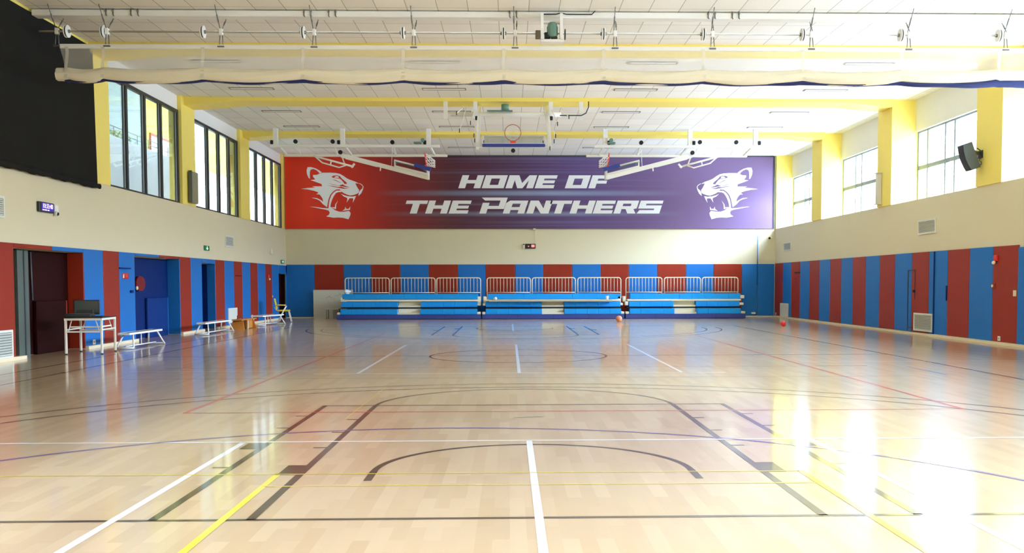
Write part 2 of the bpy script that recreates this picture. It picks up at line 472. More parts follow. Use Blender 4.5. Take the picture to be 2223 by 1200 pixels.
# yellow cross beams, deeper where they meet the columns
for k in range(1, 7):
    ya = (LCOL[k][0] + RCOL[k][0])/2 + 0.06; yb = ya + 0.92
    q = MB(); xs = [(-9.76, 6.85), (-9.3, 6.86), (-8.1, 6.97), (10.3, 6.97), (11.3, 6.86), (11.78, 6.85)]
    top = [(x, ZC + 0.02) for x, _ in xs]
    A = [q.v((x, ya, z)) for x, z in xs]; B = [q.v((x, yb, z)) for x, z in xs]
    TA = [q.v((x, ya, z)) for x, z in top]; TB = [q.v((x, yb, z)) for x, z in top]
    for i in range(5):
        q.face([A[i], A[i+1], TA[i+1], TA[i]]); q.face([B[i], B[i+1], TB[i+1], TB[i]]); q.face([A[i], A[i+1], B[i+1], B[i]]); q.face([TA[i], TA[i+1], TB[i+1], TB[i]])
    q.face([A[0], B[0], TB[0], TA[0]]); q.face([A[5], B[5], TB[5], TA[5]])
    struct('beam', q, YELLOW)

# baseboards
def baseboard(name, boxes):
    b = MB()
    for t in boxes: b.box(*t)
    struct(name, b, CREAM)
baseboard('baseboard_left', [(XL, -9.63, a, b, 0.0, 0.065) for a, b in ((YB, 19.85), (22.74, 25.8), (29.3, 31.38), (32.8, 41.76))])
baseboard('baseboard_right', [(11.66, XR, YB, 22.43, 0.0, 0.06), (11.62, XR, 22.43, 26.9, 0, 0.06), (11.68, XR, 26.9, YF, 0, 0.05)])
baseboard('baseboard_far', [(XL, XR, 43.24, YF, 0.0, 0.045)])

# ------------------------------------------------------------------ windows
def window_left(n, y0, y1, mull):
    z0, z1, x = ZS, 6.65, -9.86
    t = bpy.data.objects.new('window_%d' % n, None); COL.objects.link(t); t.location = (x, y0, z0); t['kind'] = 'structure'
    off = (x, y0, z0); d = 0.05
    fr = MB(off)
    fr.box(x-d, x+d, y0, y1, z0, z0+0.06); fr.box(x-d, x+d, y0, y1, z1-0.09, z1)
    fr.box(x-d, x+d, y0, y0+0.05, z0+0.06, z1-0.09); fr.box(x-d, x+d, y1-0.12, y1, z0+0.06, z1-0.09)
    fr.build('window_frame', BLACK, t)
    ed = [y0+0.05] + list(mull) + [y1-0.12]
    for m in mull:
        b = MB(off); b.box(x-d, x+d, m-0.045, m+0.09, z0+0.06, z1-0.09); b.build('mullion', BLACK, t)
    for i in range(len(ed)-1):
        g = MB(off); g.box(x-0.006, x+0.006, ed[i]+(0.09 if i else 0), ed[i+1]-(0.045 if i < len(ed)-2 else 0), z0+0.06, z1-0.09)
        p = g.build('pane', GLASS, t)
        # pale edge strip of the sash beside each mullion
        h = MB(off); yy = ed[i+1]-(0.045 if i < len(ed)-2 else 0)
        h.box(x+0.01, x+0.03, yy-0.07, yy-0.03, z0+0.06, z1-0.09); h.build('sash_strip', GREYMET, p)
window_left(1, 24.42, 29.75, (25.75, 27.04, 28.28))
window_left(2, 30.98, 36.15, (32.6, 33.85, 35.05))
window_left(3, 37.4, 42.9, (38.8, 40.1, 41.4))
window_left(4, 17.35, 23.2, (18.8, 20.2, 21.6)); window_left(5, 10.6, 16.1, (12, 13.4, 14.8)); window_left(6, 3.8, 9.35, (5.2, 6.6, 8.0))
def window_right(n, y0, y1, mull):
    z0, z1, x = ZS, 6.1, 12.6; d = 0.035
    t = bpy.data.objects.new('window_%d' % n, None); COL.objects.link(t); t.location = (x, y0, z0); t['kind'] = 'structure'
    off = (x, y0, z0); fr = MB(off)
    fr.box(x-d, x+d, y0, y1, z0, z0+0.06); fr.box(x-d, x+d, y0, y1, z1-0.05, z1)
    fr.box(x-d, x+d, y0, y0+0.06, z0+0.06, z1-0.05); fr.box(x-d, x+d, y1-0.06, y1, z0+0.06, z1-0.05)
    fr.build('window_frame', GFRAME, t)
    tr = MB(off); tr.box(x-0.025, x+0.025, y0+0.06, y1-0.06, 4.93, 5.05); tr.build('transom', GFRAME, t)
    for m in mull:
        b = MB(off); b.box(x-d, x+d, m-0.04, m+0.04, z0+0.06, z1-0.05); b.build('mullion', GFRAME, t)
    ed = [y0+0.03] + sorted(mull) + [y1-0.03]
    for i in range(len(ed)-1):
        for za, zb in ((z0+0.06, 4.93), (5.05, z1-0.05)):
            g = MB(off); g.box(x-0.006, x+0.006, ed[i]+0.03, ed[i+1]-0.03, za, zb); g.build('pane', GLASS, t)
window_right(7, 24.6, 30.1, (25.3, 26.1, 27.6, 28.2, 29.4))
window_right(8, 31.25, 36.85, (32.0, 33.2, 34.92, 35.53))
window_right(9, 38.05, 43.28, (39.2, 40.99, 41.63))
window_right(10, 17.85, 23.3, (19.0, 20.8, 22.0)); window_right(11, 11.1, 16.6, (12.3, 14.0, 15.3))
window_right(12, 4.35, 9.85, (5.5, 7.2, 8.6)); window_right(13, -2.7, 3.1, (-1.2, 0.4, 1.8))

# the neighbouring court seen through the left windows: balcony front, railing, planting, wall and ceiling behind
q = MB(); q.box(-12.8, -12.5, 18, 70, -0.3, 6.18); struct('wall_neighbour_parapet', q, ATWHITE)
q = MB(); q.box(-15.3, -15.0, 18, 70, 5.2, 10.6); q.box(-15.0, -12.8, 18, 70, 5.0, 5.2); struct('wall_neighbour', q, ATBACK)
for k, (a, b) in enumerate(((41.2, 45.6), (49.6, 56.0), (60.5, 70))):
    q = MB(); q.box(-15.0, -14.96, a, b, 5.2, 10.4); struct('trim_%d' % (4+k), q, ATYEL)
q = MB(); q.box(-15.3, -12.3, 18, 70, 10.6, 10.8); q.box(-12.5, -12.3, 18, 70, 10.8, 11.4); q.box(-12.3, -11.3, 18, 70, 11.2, 11.4); q.box(-10.9, -10.1, 18, 70, 11.2, 11.4); q.box(-15.3, -10.1, 70, 70.3, -0.3, 11.4); q.box(-10.3, -10.1, 17.8, 70, 7.05, 11.2); struct('trim_7', q, ATWHITE)  # balcony ceiling, plus unseen roof and shaft walls added to narrow the skylight
q = MB(); q.box(-15.3, -10.1, 17.6, 18, -0.3, 11.4); struct('trim_8', q, ATWHITE)  # unseen end wall, added to cut daylight in the court
t = thing('balcony_railing', 'thin dark balcony railing seen through the left windows', 'railing', (-12.6, 30, 6.18))
q = MB((-12.6, 30, 6.18)); 
for z in (6.36, 6.52): q.tube([(-12.6, 27, z), (-12.6, 40, z)], 0.012, 6)
q.build('rail', SPKG, t)
for k in range(14):
    b = MB((-12.6, 30, 6.18)); b.tube([(-12.6, 27+k, 6.18), (-12.6, 27+k, 6.52)], 0.014, 6); b.build('post', SPKG, t)
pl = MB((-12.72, 31.5, 6.18)); rnd = random.Random(3)
for k in range(420):
    cx, cy, cz = -12.72+rnd.uniform(-.08, .08), rnd.uniform(30.0, 33.6), 6.24+rnd.uniform(0, .14)*(1 if rnd.random() < .8 else 1.6)
    a = rnd.uniform(0, 2*PI); l = rnd.uniform(.03, .07); dx, dy = math.cos(a)*l, math.sin(a)*l; u = rnd.uniform(-.03, .05)
    pl.poly([(cx-dx, cy-dy, cz), (cx+dy*.4, cy-dx*.4, cz+u), (cx+dx, cy+dy, cz+u*2), (cx-dy*.4, cy+dx*.4, cz+u)])
o = solo('foliage', pl, PLANT, 'row of low green plants along the balcony outside left window', 'plants'); o['kind'] = 'stuff'
t = thing('notice_board', 'pale notice board with red frame on the yellow wall outside', 'notice board', (-14.94, 43, 6.8))
q = MB((-14.94, 43, 6.8)); q.box(-14.95, -14.92, 41.8, 44.2, 6.9, 7.7); q.build('board_face', ATWHITE, t)
q = MB((-14.94, 43, 6.8))
for a in ((41.7, 44.3, 7.7, 7.8), (41.7, 44.3, 6.8, 6.9), (41.7, 41.8, 6.9, 7.7), (44.2, 44.3, 6.9, 7.7)): q.box(-14.96, -14.9, *a)
q.build('board_frame', REDTOP, t)

# blackout cloth over the near left windows
t = thing('blackout_curtain', 'large black blackout cloth covering the near left windows', 'curtain', (-9.7, 12, ZS))
q = MB((-9.7, 12, ZS))
def bl(u, v):
    y = 2.6 + u*(23.47 - 2.6); z = 7.0 - v*3.2
    return (-9.68 + 0.012*math.sin(y*2.1 + v) + 0.02*v, y + (0.04*v if u == 1 else 0), z)
q.grid(bl, 60, 10); q.build('cloth', CLOTH, t)
q = MB((-9.7, 12, ZS)); rnd = random.Random(5)
def hem(u, v):
    y = 2.6 + u*(23.64 - 2.6); a = 2*PI*v
    r = 0.055 + 0.007*math.sin(y*5) + 0.006*math.sin(y*13 + 1)
    return (-9.66 + r*math.cos(a)*0.7, y, 3.79 + r*1.25*math.sin(a))
q.grid(hem, 150, 10, True); q.build('rolled_hem', CLOTH, t)

# ------------------------------------------------------------------ wall pads
def pad_right():
    ys = [43.24, 41.97, 40.71, 39.48, 38.23, 37.0, 35.77, 34.54, 33.38, 32.15, 30.94, 29.70, 28.44, 27.26, 26.09, 24.84, 23.62, 22.43, 21.2]
    for k in range(len(ys)-1):
        a, b = ys[k+1], ys[k]; red = k % 2 == 0
        if k == len(ys)-2: red = False
        m = MB((11.77, (a+b)/2, 0.06)); xf = 11.75 if k < 17 else 11.74
        m.rbox(xf, XR-0.005, a+0.006, b-0.006, 0.06, 2.35 if k < 17 else 2.29, 0.012, 2)
        if k == len(ys)-2:
            solo('wall_pad', m, PBLUE, 'blue padded panel on right wall, nearest to the camera', 'wall pad', 'padded panels on the right wall')
        else:
            solo('wall_pad', m, PRED if red else PBLUE, '%s padded panel on right wall, %s from the far corner' % ('red' if red else 'blue', ORD[k]), 'wall pad', 'padded panels on the right wall')
pad_right()
def pad_far():
    xs = [-9.72, -8.51, -7.24, -6.04, -4.77, -3.52, -2.24, -1.03, .27, 1.5, 2.78, 4.04, 5.28, 6.54, 7.81, 9.04, 10.3, 10.98, 11.74]
    for k in range(len(xs)-1):
        a, b = xs[k], xs[k+1]; red = k % 2 == 1 and k < 16
        m = MB(((a+b)/2, 43.34, 0.05)); m.rbox(a+0.006, b-0.006, 43.3 if k < 17 else 43.285, YF-0.02, 0.05, 2.33, 0.012, 2)
        solo('wall_pad', m, PRED if red else PBLUE, '%s padded panel on far wall, %s from the left corner' % ('red' if red else 'blue', ORD[k]), 'wall pad', 'padded panels on the far wall')
pad_far()
def pad_left():
    segs = [(18.3, 19.57, 1), (22.74, 23.81, 0), (23.81, 24.78, 1), (24.78, 25.8, 0), (29.3, 30.3, 1), (30.3, 31.38, 0), (32.8, 33.85, 1), (33.85, 35.0, 0), (35.0, 36.08, 1),
            (36.08, 37.19, 0), (37.19, 38.27, 1), (38.27, 39.49, 0), (39.49, 40.56, 1), (40.56, 41.76, 0), (43.09, 43.27, 0)]
    for k, (a, b, red) in enumerate(segs):
        m = MB((-9.72, (a+b)/2, 0.06)); m.rbox(XL+0.005, -9.7, a+0.006, b-0.006, 0.06, 2.29, 0.012, 2)
        solo('wall_pad', m, PRED if red else PBLUE, '%s padded panel on left wall, %s counting away from the camera' % ('red' if red else 'blue', ORD[k]), 'wall pad', 'padded panels on the left wall')
    # strips over the recesses
    for a, b, z, red, lab in ((19.57, 21.2, 2.2, 1, 'narrow red pad strip over the dark red recess'), (21.2, 22.74, 2.2, 0, 'narrow blue pad strip over the dark red recess'),
                      (25.8, 27.6, 2.22, 0, 'narrow blue pad strip over the dark blue recess'), (27.6, 29.3, 2.22, 1, 'narrow red pad strip over the dark blue recess'),
                      (31.38, 32.8, 2.15, 0, 'blue pad strip over the narrow blue doorway'), (41.76, 43.3, 1.93, 0, 'blue pad strip over the small dark red corner door')):
        m = MB((-9.72, (a+b)/2, z)); m.rbox(XL+0.005, -9.7, a+0.006, b-0.006, z, 2.29, 0.012, 2)
        solo('wall_pad', m, PRED if red else PBLUE, lab, 'wall pad', 'pad strips over the left recesses')
    # reveals
    for y, z, xb, red, lab in ((22.74, 2.2, -10.08, 1, 'red pad on the far side face of the dark red recess'), (29.3, 2.22, -10.08, 0, 'blue pad on the far side face of the dark blue recess'),
                               (32.8, 2.15, -9.97, 0, 'blue pad on the far side face of the narrow doorway')):
        m = MB((-9.9, y, 0.02)); m.rbox(xb+0.003, -9.701, y-0.045, y-0.001, 0.02, z-0.002, 0.006, 2)
        solo('wall_pad', m, PRED if red else PBLUE, lab, 'wall pad', 'pads on the recess side faces')
pad_left()
# backs of the recesses are doors
def door(n, mb, mat): struct('door_%d' % n, mb, mat)
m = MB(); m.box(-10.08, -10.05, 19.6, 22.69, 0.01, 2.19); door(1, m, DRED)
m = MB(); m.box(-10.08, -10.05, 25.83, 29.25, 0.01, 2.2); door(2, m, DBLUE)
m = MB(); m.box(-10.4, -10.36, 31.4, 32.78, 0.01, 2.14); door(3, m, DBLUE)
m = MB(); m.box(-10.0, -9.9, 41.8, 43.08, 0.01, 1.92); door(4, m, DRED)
# dark sides of recess 2 (red left face)
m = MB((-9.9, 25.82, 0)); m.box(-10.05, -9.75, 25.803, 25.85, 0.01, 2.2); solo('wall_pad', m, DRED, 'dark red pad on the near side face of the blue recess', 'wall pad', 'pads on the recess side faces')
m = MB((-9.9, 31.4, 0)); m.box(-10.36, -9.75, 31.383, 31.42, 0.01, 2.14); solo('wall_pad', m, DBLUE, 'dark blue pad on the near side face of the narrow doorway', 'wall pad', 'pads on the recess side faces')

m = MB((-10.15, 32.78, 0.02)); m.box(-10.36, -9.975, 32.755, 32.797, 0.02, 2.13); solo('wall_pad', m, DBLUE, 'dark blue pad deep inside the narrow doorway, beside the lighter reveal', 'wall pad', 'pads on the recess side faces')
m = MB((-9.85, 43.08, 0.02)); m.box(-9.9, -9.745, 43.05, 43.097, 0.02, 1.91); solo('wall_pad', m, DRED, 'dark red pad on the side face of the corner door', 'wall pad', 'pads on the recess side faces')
# things in recess 1 and 2
t = thing('door_post', 'grey green metal post at the left of the dark red recess', 'post', (-9.98, 20.35, 0))
m = MB((-9.98, 20.35, 0)); m.box(-10.05, -9.95, 20.2, 20.66, 0, 2.18); m.build('post_body', pm('grey_green_metal', (92, 104, 96), 0.4, 0.3), t)
m = MB((-9.98, 20.35, 0)); m.box(-10.05, -9.93, 20.45, 20.5, 0, 2.18); m.build('edge_strip', SPKG, t)
m = MB((-10.0, 20.95, 1.15)); m.tube([(-10.03, 20.93, 2.16), (-10.03, 20.97, 1.15)], 0.02, 8)
solo('door_rod', m, SPKG, 'slim vertical metal rod above the dark red crash mat', 'rod')
t = thing('crash_mat', 'dark red crash mat standing upright in the recess behind table', 'mat', (-10.0, 21.65, 0))
m = MB((-10.0, 21.65, 0)); m.rbox(-10.045, -9.96, 21.0, 22.4, 0.0, 1.13, 0.02, 2); m.build('mat_body', DRED, t)
m = MB((-10.0, 21.65, 0)); m.box(-10.04, -9.952, 22.37, 22.41, 0.02, 1.12); m.build('edge_highlight', PRED, t)  # lighter red strip painted in as the highlight along the mat edge
t = thing('crash_mat', 'dark blue crash mat leaning upright in the blue recess', 'mat', (-10.0, 28.2, 0))
m = MB((-10.0, 28.2, 0)); m.rbox(-10.045, -9.97, 27.4, 29.0, 0.0, 1.1, 0.02, 2); m.build('mat_body', pm('deep_blue_vinyl', (8, 46, 112), 0.55, spec=0.12), t)
m = MB((-10.0, 28.2, 0)); m.box(-10.04, -9.962, 28.97, 29.01, 0.02, 1.09); m.build('edge_highlight', PBLUE, t)  # lighter blue strip, again a painted edge highlight
t = thing('hose_reel', 'round red wall reel with pale hub inside the blue recess', 'hose reel', (-10.0, 26.9, 1.5))
m = MB((-10.0, 26.9, 1.5)); m.disc((-9.98, 26.84, 1.5), (1, -.25, 0), 0.2, 0.1, 32); m.build('reel', pm('shaded_red_reel', (108, 12, 14), 0.5, spec=0.15), t)  # red darkened to carry the shade of the recess
m = MB((-10.0, 26.9, 1.5)); m.sphere((-9.92, 26.5, 1.38), (0.035, 0.055, 0.055), 14, 10); m.build('hub', CREAM, t)

# ------------------------------------------------------------------ banner with lettering and emblems
def UX(u): return -9.848 + (u - 612)*0.02018
def VZ(v): return 7.05 - (v - 338)*0.02001
t = thing('banner', 'wide red to violet banner across the far wall with white lettering', 'banner', (0.95, 43.3, ZS))
OFF = (0.95, 43.3, ZS)
m = MB(OFF); m.box(-9.73, 11.66, 43.30, YF-0.025, 3.885, 7.06); m.build('banner_sheet', BANNER, t)
m = MB(OFF); m.box(11.66, 11.72, 43.28, YF-0.025, 3.885, 7.06); m.box(-9.73, 11.66, 43.27, YF-0.025, 7.04, 7.075); m.build('banner_edge', BLACK, t)
LET = pm('banner_white_print', (240, 243, 244), 0.5, vary=0.01)
H, SW, BH, SH = 105, 54, 27, 1/3.0
R4 = lambda a, b, c_, d: ([(a, b), (c_, b), (c_, d), (a, d)], [])
def glyph(ch, w):
    if ch == 'H': return [R4(0,0,SW,H), R4(w-SW,0,w,H), R4(SW,39,w-SW,66)]
    if ch == 'O': return [([(0,0),(w,0),(w,H),(0,H)], [[(SW,BH),(w-SW,BH),(w-SW,H-BH),(SW,H-BH)]])]
    if ch == 'M': return [([(0,0),(0,H),(78,H),(w/2+10,42),(w-62,H),(w,H),(w,0),(w-SW,0),(w-SW,64),(w/2+26,0),(w/2-16,0),(SW,66),(SW,0)], [])]
    if ch == 'E': return [R4(0,0,SW,H), R4(SW,78,w,H), R4(SW,40,w-8,64), R4(SW,0,w,27)]
    if ch == 'F': return [R4(0,0,SW,H), R4(SW,78,w,H), R4(SW,38,w-10,62)]
    if ch == 'T': return [R4(0,78,w,H), R4(w/2-28,0,w/2+28,78)]
    if ch == 'P': return [R4(0,0,SW,87), R4(SW,37,w-50,62), R4(w-50,37,w,129), ([(12,105),(w-50,105),(w-50,129),(-22,129)], [])]
    if ch == 'A': return [([(0,0),(0,84),(26,H),(w,H),(w,0),(w-SW,0),(w-SW,28),(SW,28),(SW,0)], [[(SW,53),(w-SW,53),(w-SW,80),(SW,80)]])]
    if ch == 'N': return [([(0,0),(0,H),(66,H),(w-SW,42),(w-SW,H),(w,H),(w,0),(w-62,0),(SW,64),(SW,0)], [])]
    if ch == 'R': return [([(0,0),(0,H),(w,H),(w,42),(w-24,36),(w+4,0),(w-62,0),(w-88,36),(SW,36),(SW,0)], [[(SW,60),(w-SW,60),(w-SW,80),(SW,80)]])]
    if ch == 'S': return [([(0,40),(0,H),(w,H),(w,80),(SW,80),(SW,66),(w,66),(w,0),(0,0),(14,28),(w-SW,28),(w-SW,40)], [])]
def word(txt, base):
    g = MB(OFF)
    for ch, x0, w in txt:
        for outer, holes in glyph(ch, w):
            g.flat(outer, holes, lambda x, y: (UX(860 + (x0 + x + SH*y)/3.705), 43.296, VZ(360 + (base - y)/3.705)))
    return g
for wd, base in (([('H',484,176),('O',672,176),('M',862,222),('E',1097,152)], 177), ([('O',1340,176),('F',1530,142)], 177),
                 ([('T',36,172),('H',217,174),('E',405,152)], 381),
                 ([('P',652,186),('A',840,172),('N',1030,178),('T',1196,172),('H',1378,178),('E',1565,154),('R',1733,174),('S',1920,184)], 381)):
    word(wd, base).build('lettering', LET, t)
HEAD = [(440,258),(560,257),(650,262),(720,277),(780,312),(830,348),(870,368),(960,400),(1010,425),(1015,433),(966,428),(978,458),(1000,500),(1026,540),(1020,575),(1000,595),(940,618),(880,628),(830,612),(780,590),(745,566),(722,546),(712,526),
        (650,533),(600,568),(558,620),(530,690),(516,760),(505,818),(440,768),(390,712),(340,687),(255,665),(340,668),(400,698),(445,728),(435,680),(415,645),(388,612),(335,606),(368,588),(358,572),(300,552),(200,530),(90,520),
        (200,505),(320,497),(270,478),(430,478),(420,440),(330,408),(245,377),(322,368),(288,325),(285,295),(350,292),(400,268)]
HOLES = [[(584,320),(620,304),(680,300),(720,316),(748,352),(792,388),(830,422),(826,440),(790,440),(780,420),(742,374),(712,352),(650,348),(602,338)],
         [(594,364),(650,388),(735,428),(728,418),(650,376)], [(512,422),(600,446),(700,468),(760,446),(800,470),(880,496),(820,492),(730,476),(610,456)],
         [(510,462),(600,474),(690,490),(740,484),(790,504),(870,515),(780,518),(690,502),(600,484)]]
MORE = [[(745,572),(690,572),(650,590),(615,640),(590,690),(570,750),(558,810),(580,825),(640,870),(700,890),(770,892),(860,878),(885,912),(880,945),(850,1015),(760,990),(680,985),(600,988),(490,968),(535,940),(548,905),(530,872),(480,857),(350,832),(225,808),(330,815),(440,832),(530,835),(535,770),(548,700),(575,630),(615,578),(660,548),(720,548)],
        [(730,600),(790,625),(850,640),(920,645),(975,635),(950,690),(920,745),(930,690),(925,672),(870,672),(850,700),(822,742),(835,690),(830,665),(780,645)],
        [(750,878),(790,850),(800,810),(815,845),(855,845),(880,805),(875,862),(820,868)],
        [(570,815),(630,820),(640,770),(685,710),(655,770),(648,850),(610,835)],
        [(1010,425),(1040,432),(1075,450),(1098,485),(1088,530),(1060,590),(1015,635),(1018,585),(1040,545),(1080,510),(1085,480),(1065,455),(1040,442)],
        [(430,255),(390,222),(330,188),(260,168),(200,168),(183,220),(188,280),(213,340),(237,358),(234,300),(237,240),(252,207),(290,197),(340,217),(380,252),(385,266)],
        [(625,335),(655,312),(690,312),(706,340),(660,343)]]
for fx in (lambda x: 640 + x/7.5, lambda x: 1500 + (1170 - x)/7.5):
    g = MB(OFF); put = lambda x, y: (UX(fx(x)), 43.296, VZ(340 + y/7.5))
    g.flat(HEAD, HOLES, put)
    for p in MORE: g.flat(p, [], put)
    g.build('panther_emblem', LET, t)

# ------------------------------------------------------------------ bleachers
def rail_panel(off, x0, x1, n, legs):
    y, zb, zt, r = 42.3, 1.105, 1.735, 0.1
    q = MB(off); pts = [(x0, y, zb - legs[0])]
    pts += [(x0, y, zt - r)] + [(x0 + r - r*math.cos(a), y, zt - r + r*math.sin(a)) for a in (PI/6, PI/3, PI/2)]
    pts += [(x1 - r + r*math.sin(a), y, zt - r + r*math.cos(a)) for a in (0, PI/6, PI/3, PI/2)] + [(x1, y, zb - legs[1])]
    q.tube(pts, 0.022, 8); q.tube([(x0, y, zb), (x1, y, zb)], 0.018, 8)
    return q
def bleacher(label, x0, x1, rows12, row3, aisle, rails, caps):
    off = ((x0+x1)/2, 41.2, 0)
    t = thing('bleacher', label, 'bleacher', off, 0, 'telescopic bleachers at the far wall')
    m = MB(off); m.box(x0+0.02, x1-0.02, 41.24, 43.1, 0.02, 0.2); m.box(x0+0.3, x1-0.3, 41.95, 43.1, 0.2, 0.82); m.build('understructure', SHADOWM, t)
    m = MB(off); m.rbox(x0, x1, 41.2, 41.24, 0.012, 0.2, 0.008, 1)
    n = 4
    m.build('skirt', NAVY, t)
    for k in range(1, n):
        g = MB(off); xx = x0 + (x1-x0)*k/n; g.box(xx-0.006, xx+0.006, 41.195, 41.2, 0.015, 0.198); g.build('skirt_joint', DARK, t)
    for (a, b) in rows12:
        for (y, z0, z1, dx) in ((41.24, 0.205, 0.425, 0.0), (41.52, 0.505, 0.725, 0.03)):
            k = max(1, round((b-a)/0.5)); s = (b-a)/k
            g = MB(off)
            for i in range(k): g.rbox(a+dx*0+i*s+0.0015, a+(i+1)*s-0.0015, y, y+0.4, z0, z1, 0.008, 2)
            g.build('seat', SEAT, t)
    a, b = row3; k = round((b-a)/0.5); s = (b-a)/k; g = MB(off)
    for i in range(k): g.rbox(a+i*s+0.0015, a+(i+1)*s-0.0015, 41.8, 42.22, 0.83, 1.05, 0.008, 2)
    g.build('seat', SEAT, t)
    g = MB(off); g.box(x0+0.12, x1-0.12, 41.56, 42.3, 0.745, 0.815); g.build('deck', IVORY, t)
    g = MB(off); g.box(x0+0.1, x1-0.1, 41.6, 42.4, 0.44, 0.49); g.build('deck', SHADOWM, t)  # dark slab put in for the shaded gap between seat rows
    a, b = aisle
    for y, z0, z1 in ((41.3, 0.2, 0.275), (41.6, 0.27, 0.43), (41.56, 0.5, 0.57), (41.78, 0.57, 0.745)):
        g = MB(off); g.box(a+0.01, b-0.01, y, 42.2, z0, z1); g.build('step', IVORY, t)
    for (ca, cb, y, z0, z1) in caps:
        g = MB(off); g.rbox(ca, cb, y, y+0.5, z0, z1, 0.015, 2); g.build('end_block', IVORY, t)
    for i, (ra, rb) in enumerate(rails):
        n = len(rails); lg = (0.25 if i == 0 else 0.06, 0.25 if i == n-1 else 0.06)
        fr = rail_panel(off, ra, rb, 12, lg).build('guard_rail', CREAM, t)
        nb = max(6, round((rb-ra)/0.142)); 
        for j in range(1, nb):
            xx = ra + (rb-ra)*j/nb
            g = MB(off); g.tube([(xx, 42.3, 1.105), (xx, 42.3, 1.735)], 0.011, 6); g.build('baluster', CREAM, fr)
    return t
def BX(u, y): return -7.16 + (u - 735)/51.75 if y < 41.6 else (-7.19 + (u - 740)/50.5)
def bx(*us): return [BX(u, 41.2) for u in us]
def b3(*us): return [BX(u, 42.3) for u in us]
u = bx(733.6, 1044, 740.4, 863.2, 913, 1036)
bleacher('bleacher unit nearest the left corner, beside the whiteboard', u[0], u[1], [(u[2], u[3]), (u[4], u[5])], tuple(b3(747, 1036)), (u[3], u[4]),
         [tuple(b3(749, 844)), tuple(b3(848, 942.8)), tuple(b3(946.5, 1041.3))],
         [(bx(733.6)[0], bx(740)[0], 41.25, 0.2, 0.29), (bx(736)[0], bx(745)[0], 41.8, 0.76, 0.9), (bx(1036)[0], bx(1043.5)[0], 41.25, 0.2, 0.3), (bx(1036)[0], bx(1043.5)[0], 41.55, 0.56, 0.66), (bx(1036)[0], bx(1043.5)[0], 41.8, 0.66, 0.94)])
u = bx(1046.7, 1356, 1054.8, 1176.8, 1225.8, 1349.4)
bleacher('middle bleacher unit with a loose grey plank lying along it', u[0], u[1], [(u[2], u[3]), (u[4], u[5])], tuple(b3(1057, 1343)), (u[3], u[4]),
         [tuple(b3(1055.3, 1149.3)), tuple(b3(1153.3, 1247)), tuple(b3(1252.3, 1346.2))],
         [(bx(1047)[0], bx(1054)[0], 41.25, 0.2, 0.3), (bx(1048)[0], bx(1054)[0], 41.55, 0.56, 0.66), (bx(1049)[0], bx(1056)[0], 41.8, 0.66, 0.94), (bx(1349)[0], bx(1356)[0], 41.25, 0.2, 0.3), (bx(1349)[0], bx(1355)[0], 41.55, 0.56, 0.66), (bx(1345)[0], bx(1352)[0], 41.8, 0.66, 0.94)])
u = bx(1359, 1621.5, 1368.3, 1466, 1515.5, 1612)
bleacher('bleacher unit nearest the right corner, narrower than the others', u[0], u[1], [(u[2], u[3]), (u[4], u[5])], tuple(b3(1364, 1602.6)), (u[3], u[4]),
         [tuple(b3(1357.3, 1436)), tuple(b3(1441.2, 1520.3)), tuple(b3(1524.3, 1602.6))],
         [(bx(1359.5)[0], bx(1367)[0], 41.25, 0.2, 0.3), (bx(1360)[0], bx(1367)[0], 41.55, 0.56, 0.72), (bx(1357)[0], bx(1363)[0], 41.8, 0.7, 0.94), (bx(1612)[0], bx(1621.5)[0], 41.25, 0.21, 0.3), (bx(1612)[0], bx(1621.5)[0], 41.55, 0.56, 0.66), (b3(1602.6)[0], b3(1611)[0], 41.8, 0.83, 0.97)])
# loose things on the bleachers
m = MB((1.75, 41.4, 0.73)); m.rbox(-0.84, 4.35, 41.26, 41.55, 0.728, 0.80, 0.015, 2)
solo('plank', m, LGREY, 'long pale grey plank lying across the middle bleacher', 'plank')
def lump(name, c, r, label, cat, mat, seed):
    q = MB((c[0], c[1], c[2])); rr = random.Random(seed); ph = [rr.uniform(0, 6) for _ in range(6)]
    def fn(u, v):
        a, b = 2*PI*u, PI*v
        k = 1 + 0.18*math.sin(3*a + ph[0])*math.sin(b) + 0.14*math.sin(5*b + ph[1]) + 0.1*math.sin(7*a + 4*b + ph[2])
        return (c[0] + r[0]*k*math.sin(b)*math.cos(a), c[1] + r[1]*k*math.sin(b)*math.sin(a), c[2] + r[2]*(1 + k*math.cos(b))*0.95 )
    q.grid(fn, 24, 14); return solo(name, q, mat, label, cat)
lump('tissue', (-0.58, 41.4, 0.80), (0.07, 0.07, 0.06), 'crumpled white tissue on the left end of the grey plank', 'tissue', PAPER, 2)
t = thing('paper_cup', 'white paper cup on the right end of the grey plank', 'cup', (4.14, 41.4, 0.80))
m = MB((0, 0, 0)); m.tube([(0, 0, 0), (0, 0, 0.16)], [0.05, 0.065], 16); m.build('cup_body', PAPER, t)
m = MB(); m.tube([(0.068*math.cos(k*PI/10), 0.068*math.sin(k*PI/10), 0.16) for k in range(20)], 0.006, 6, closed=True); m.build('cup_rim', PAPER, t)
lump('crumpled_bag', (-6.92, 42.15, 1.06), (0.13, 0.08, 0.09), 'crumpled white bag on the left end of the first bleacher', 'bag', PAPER, 4)

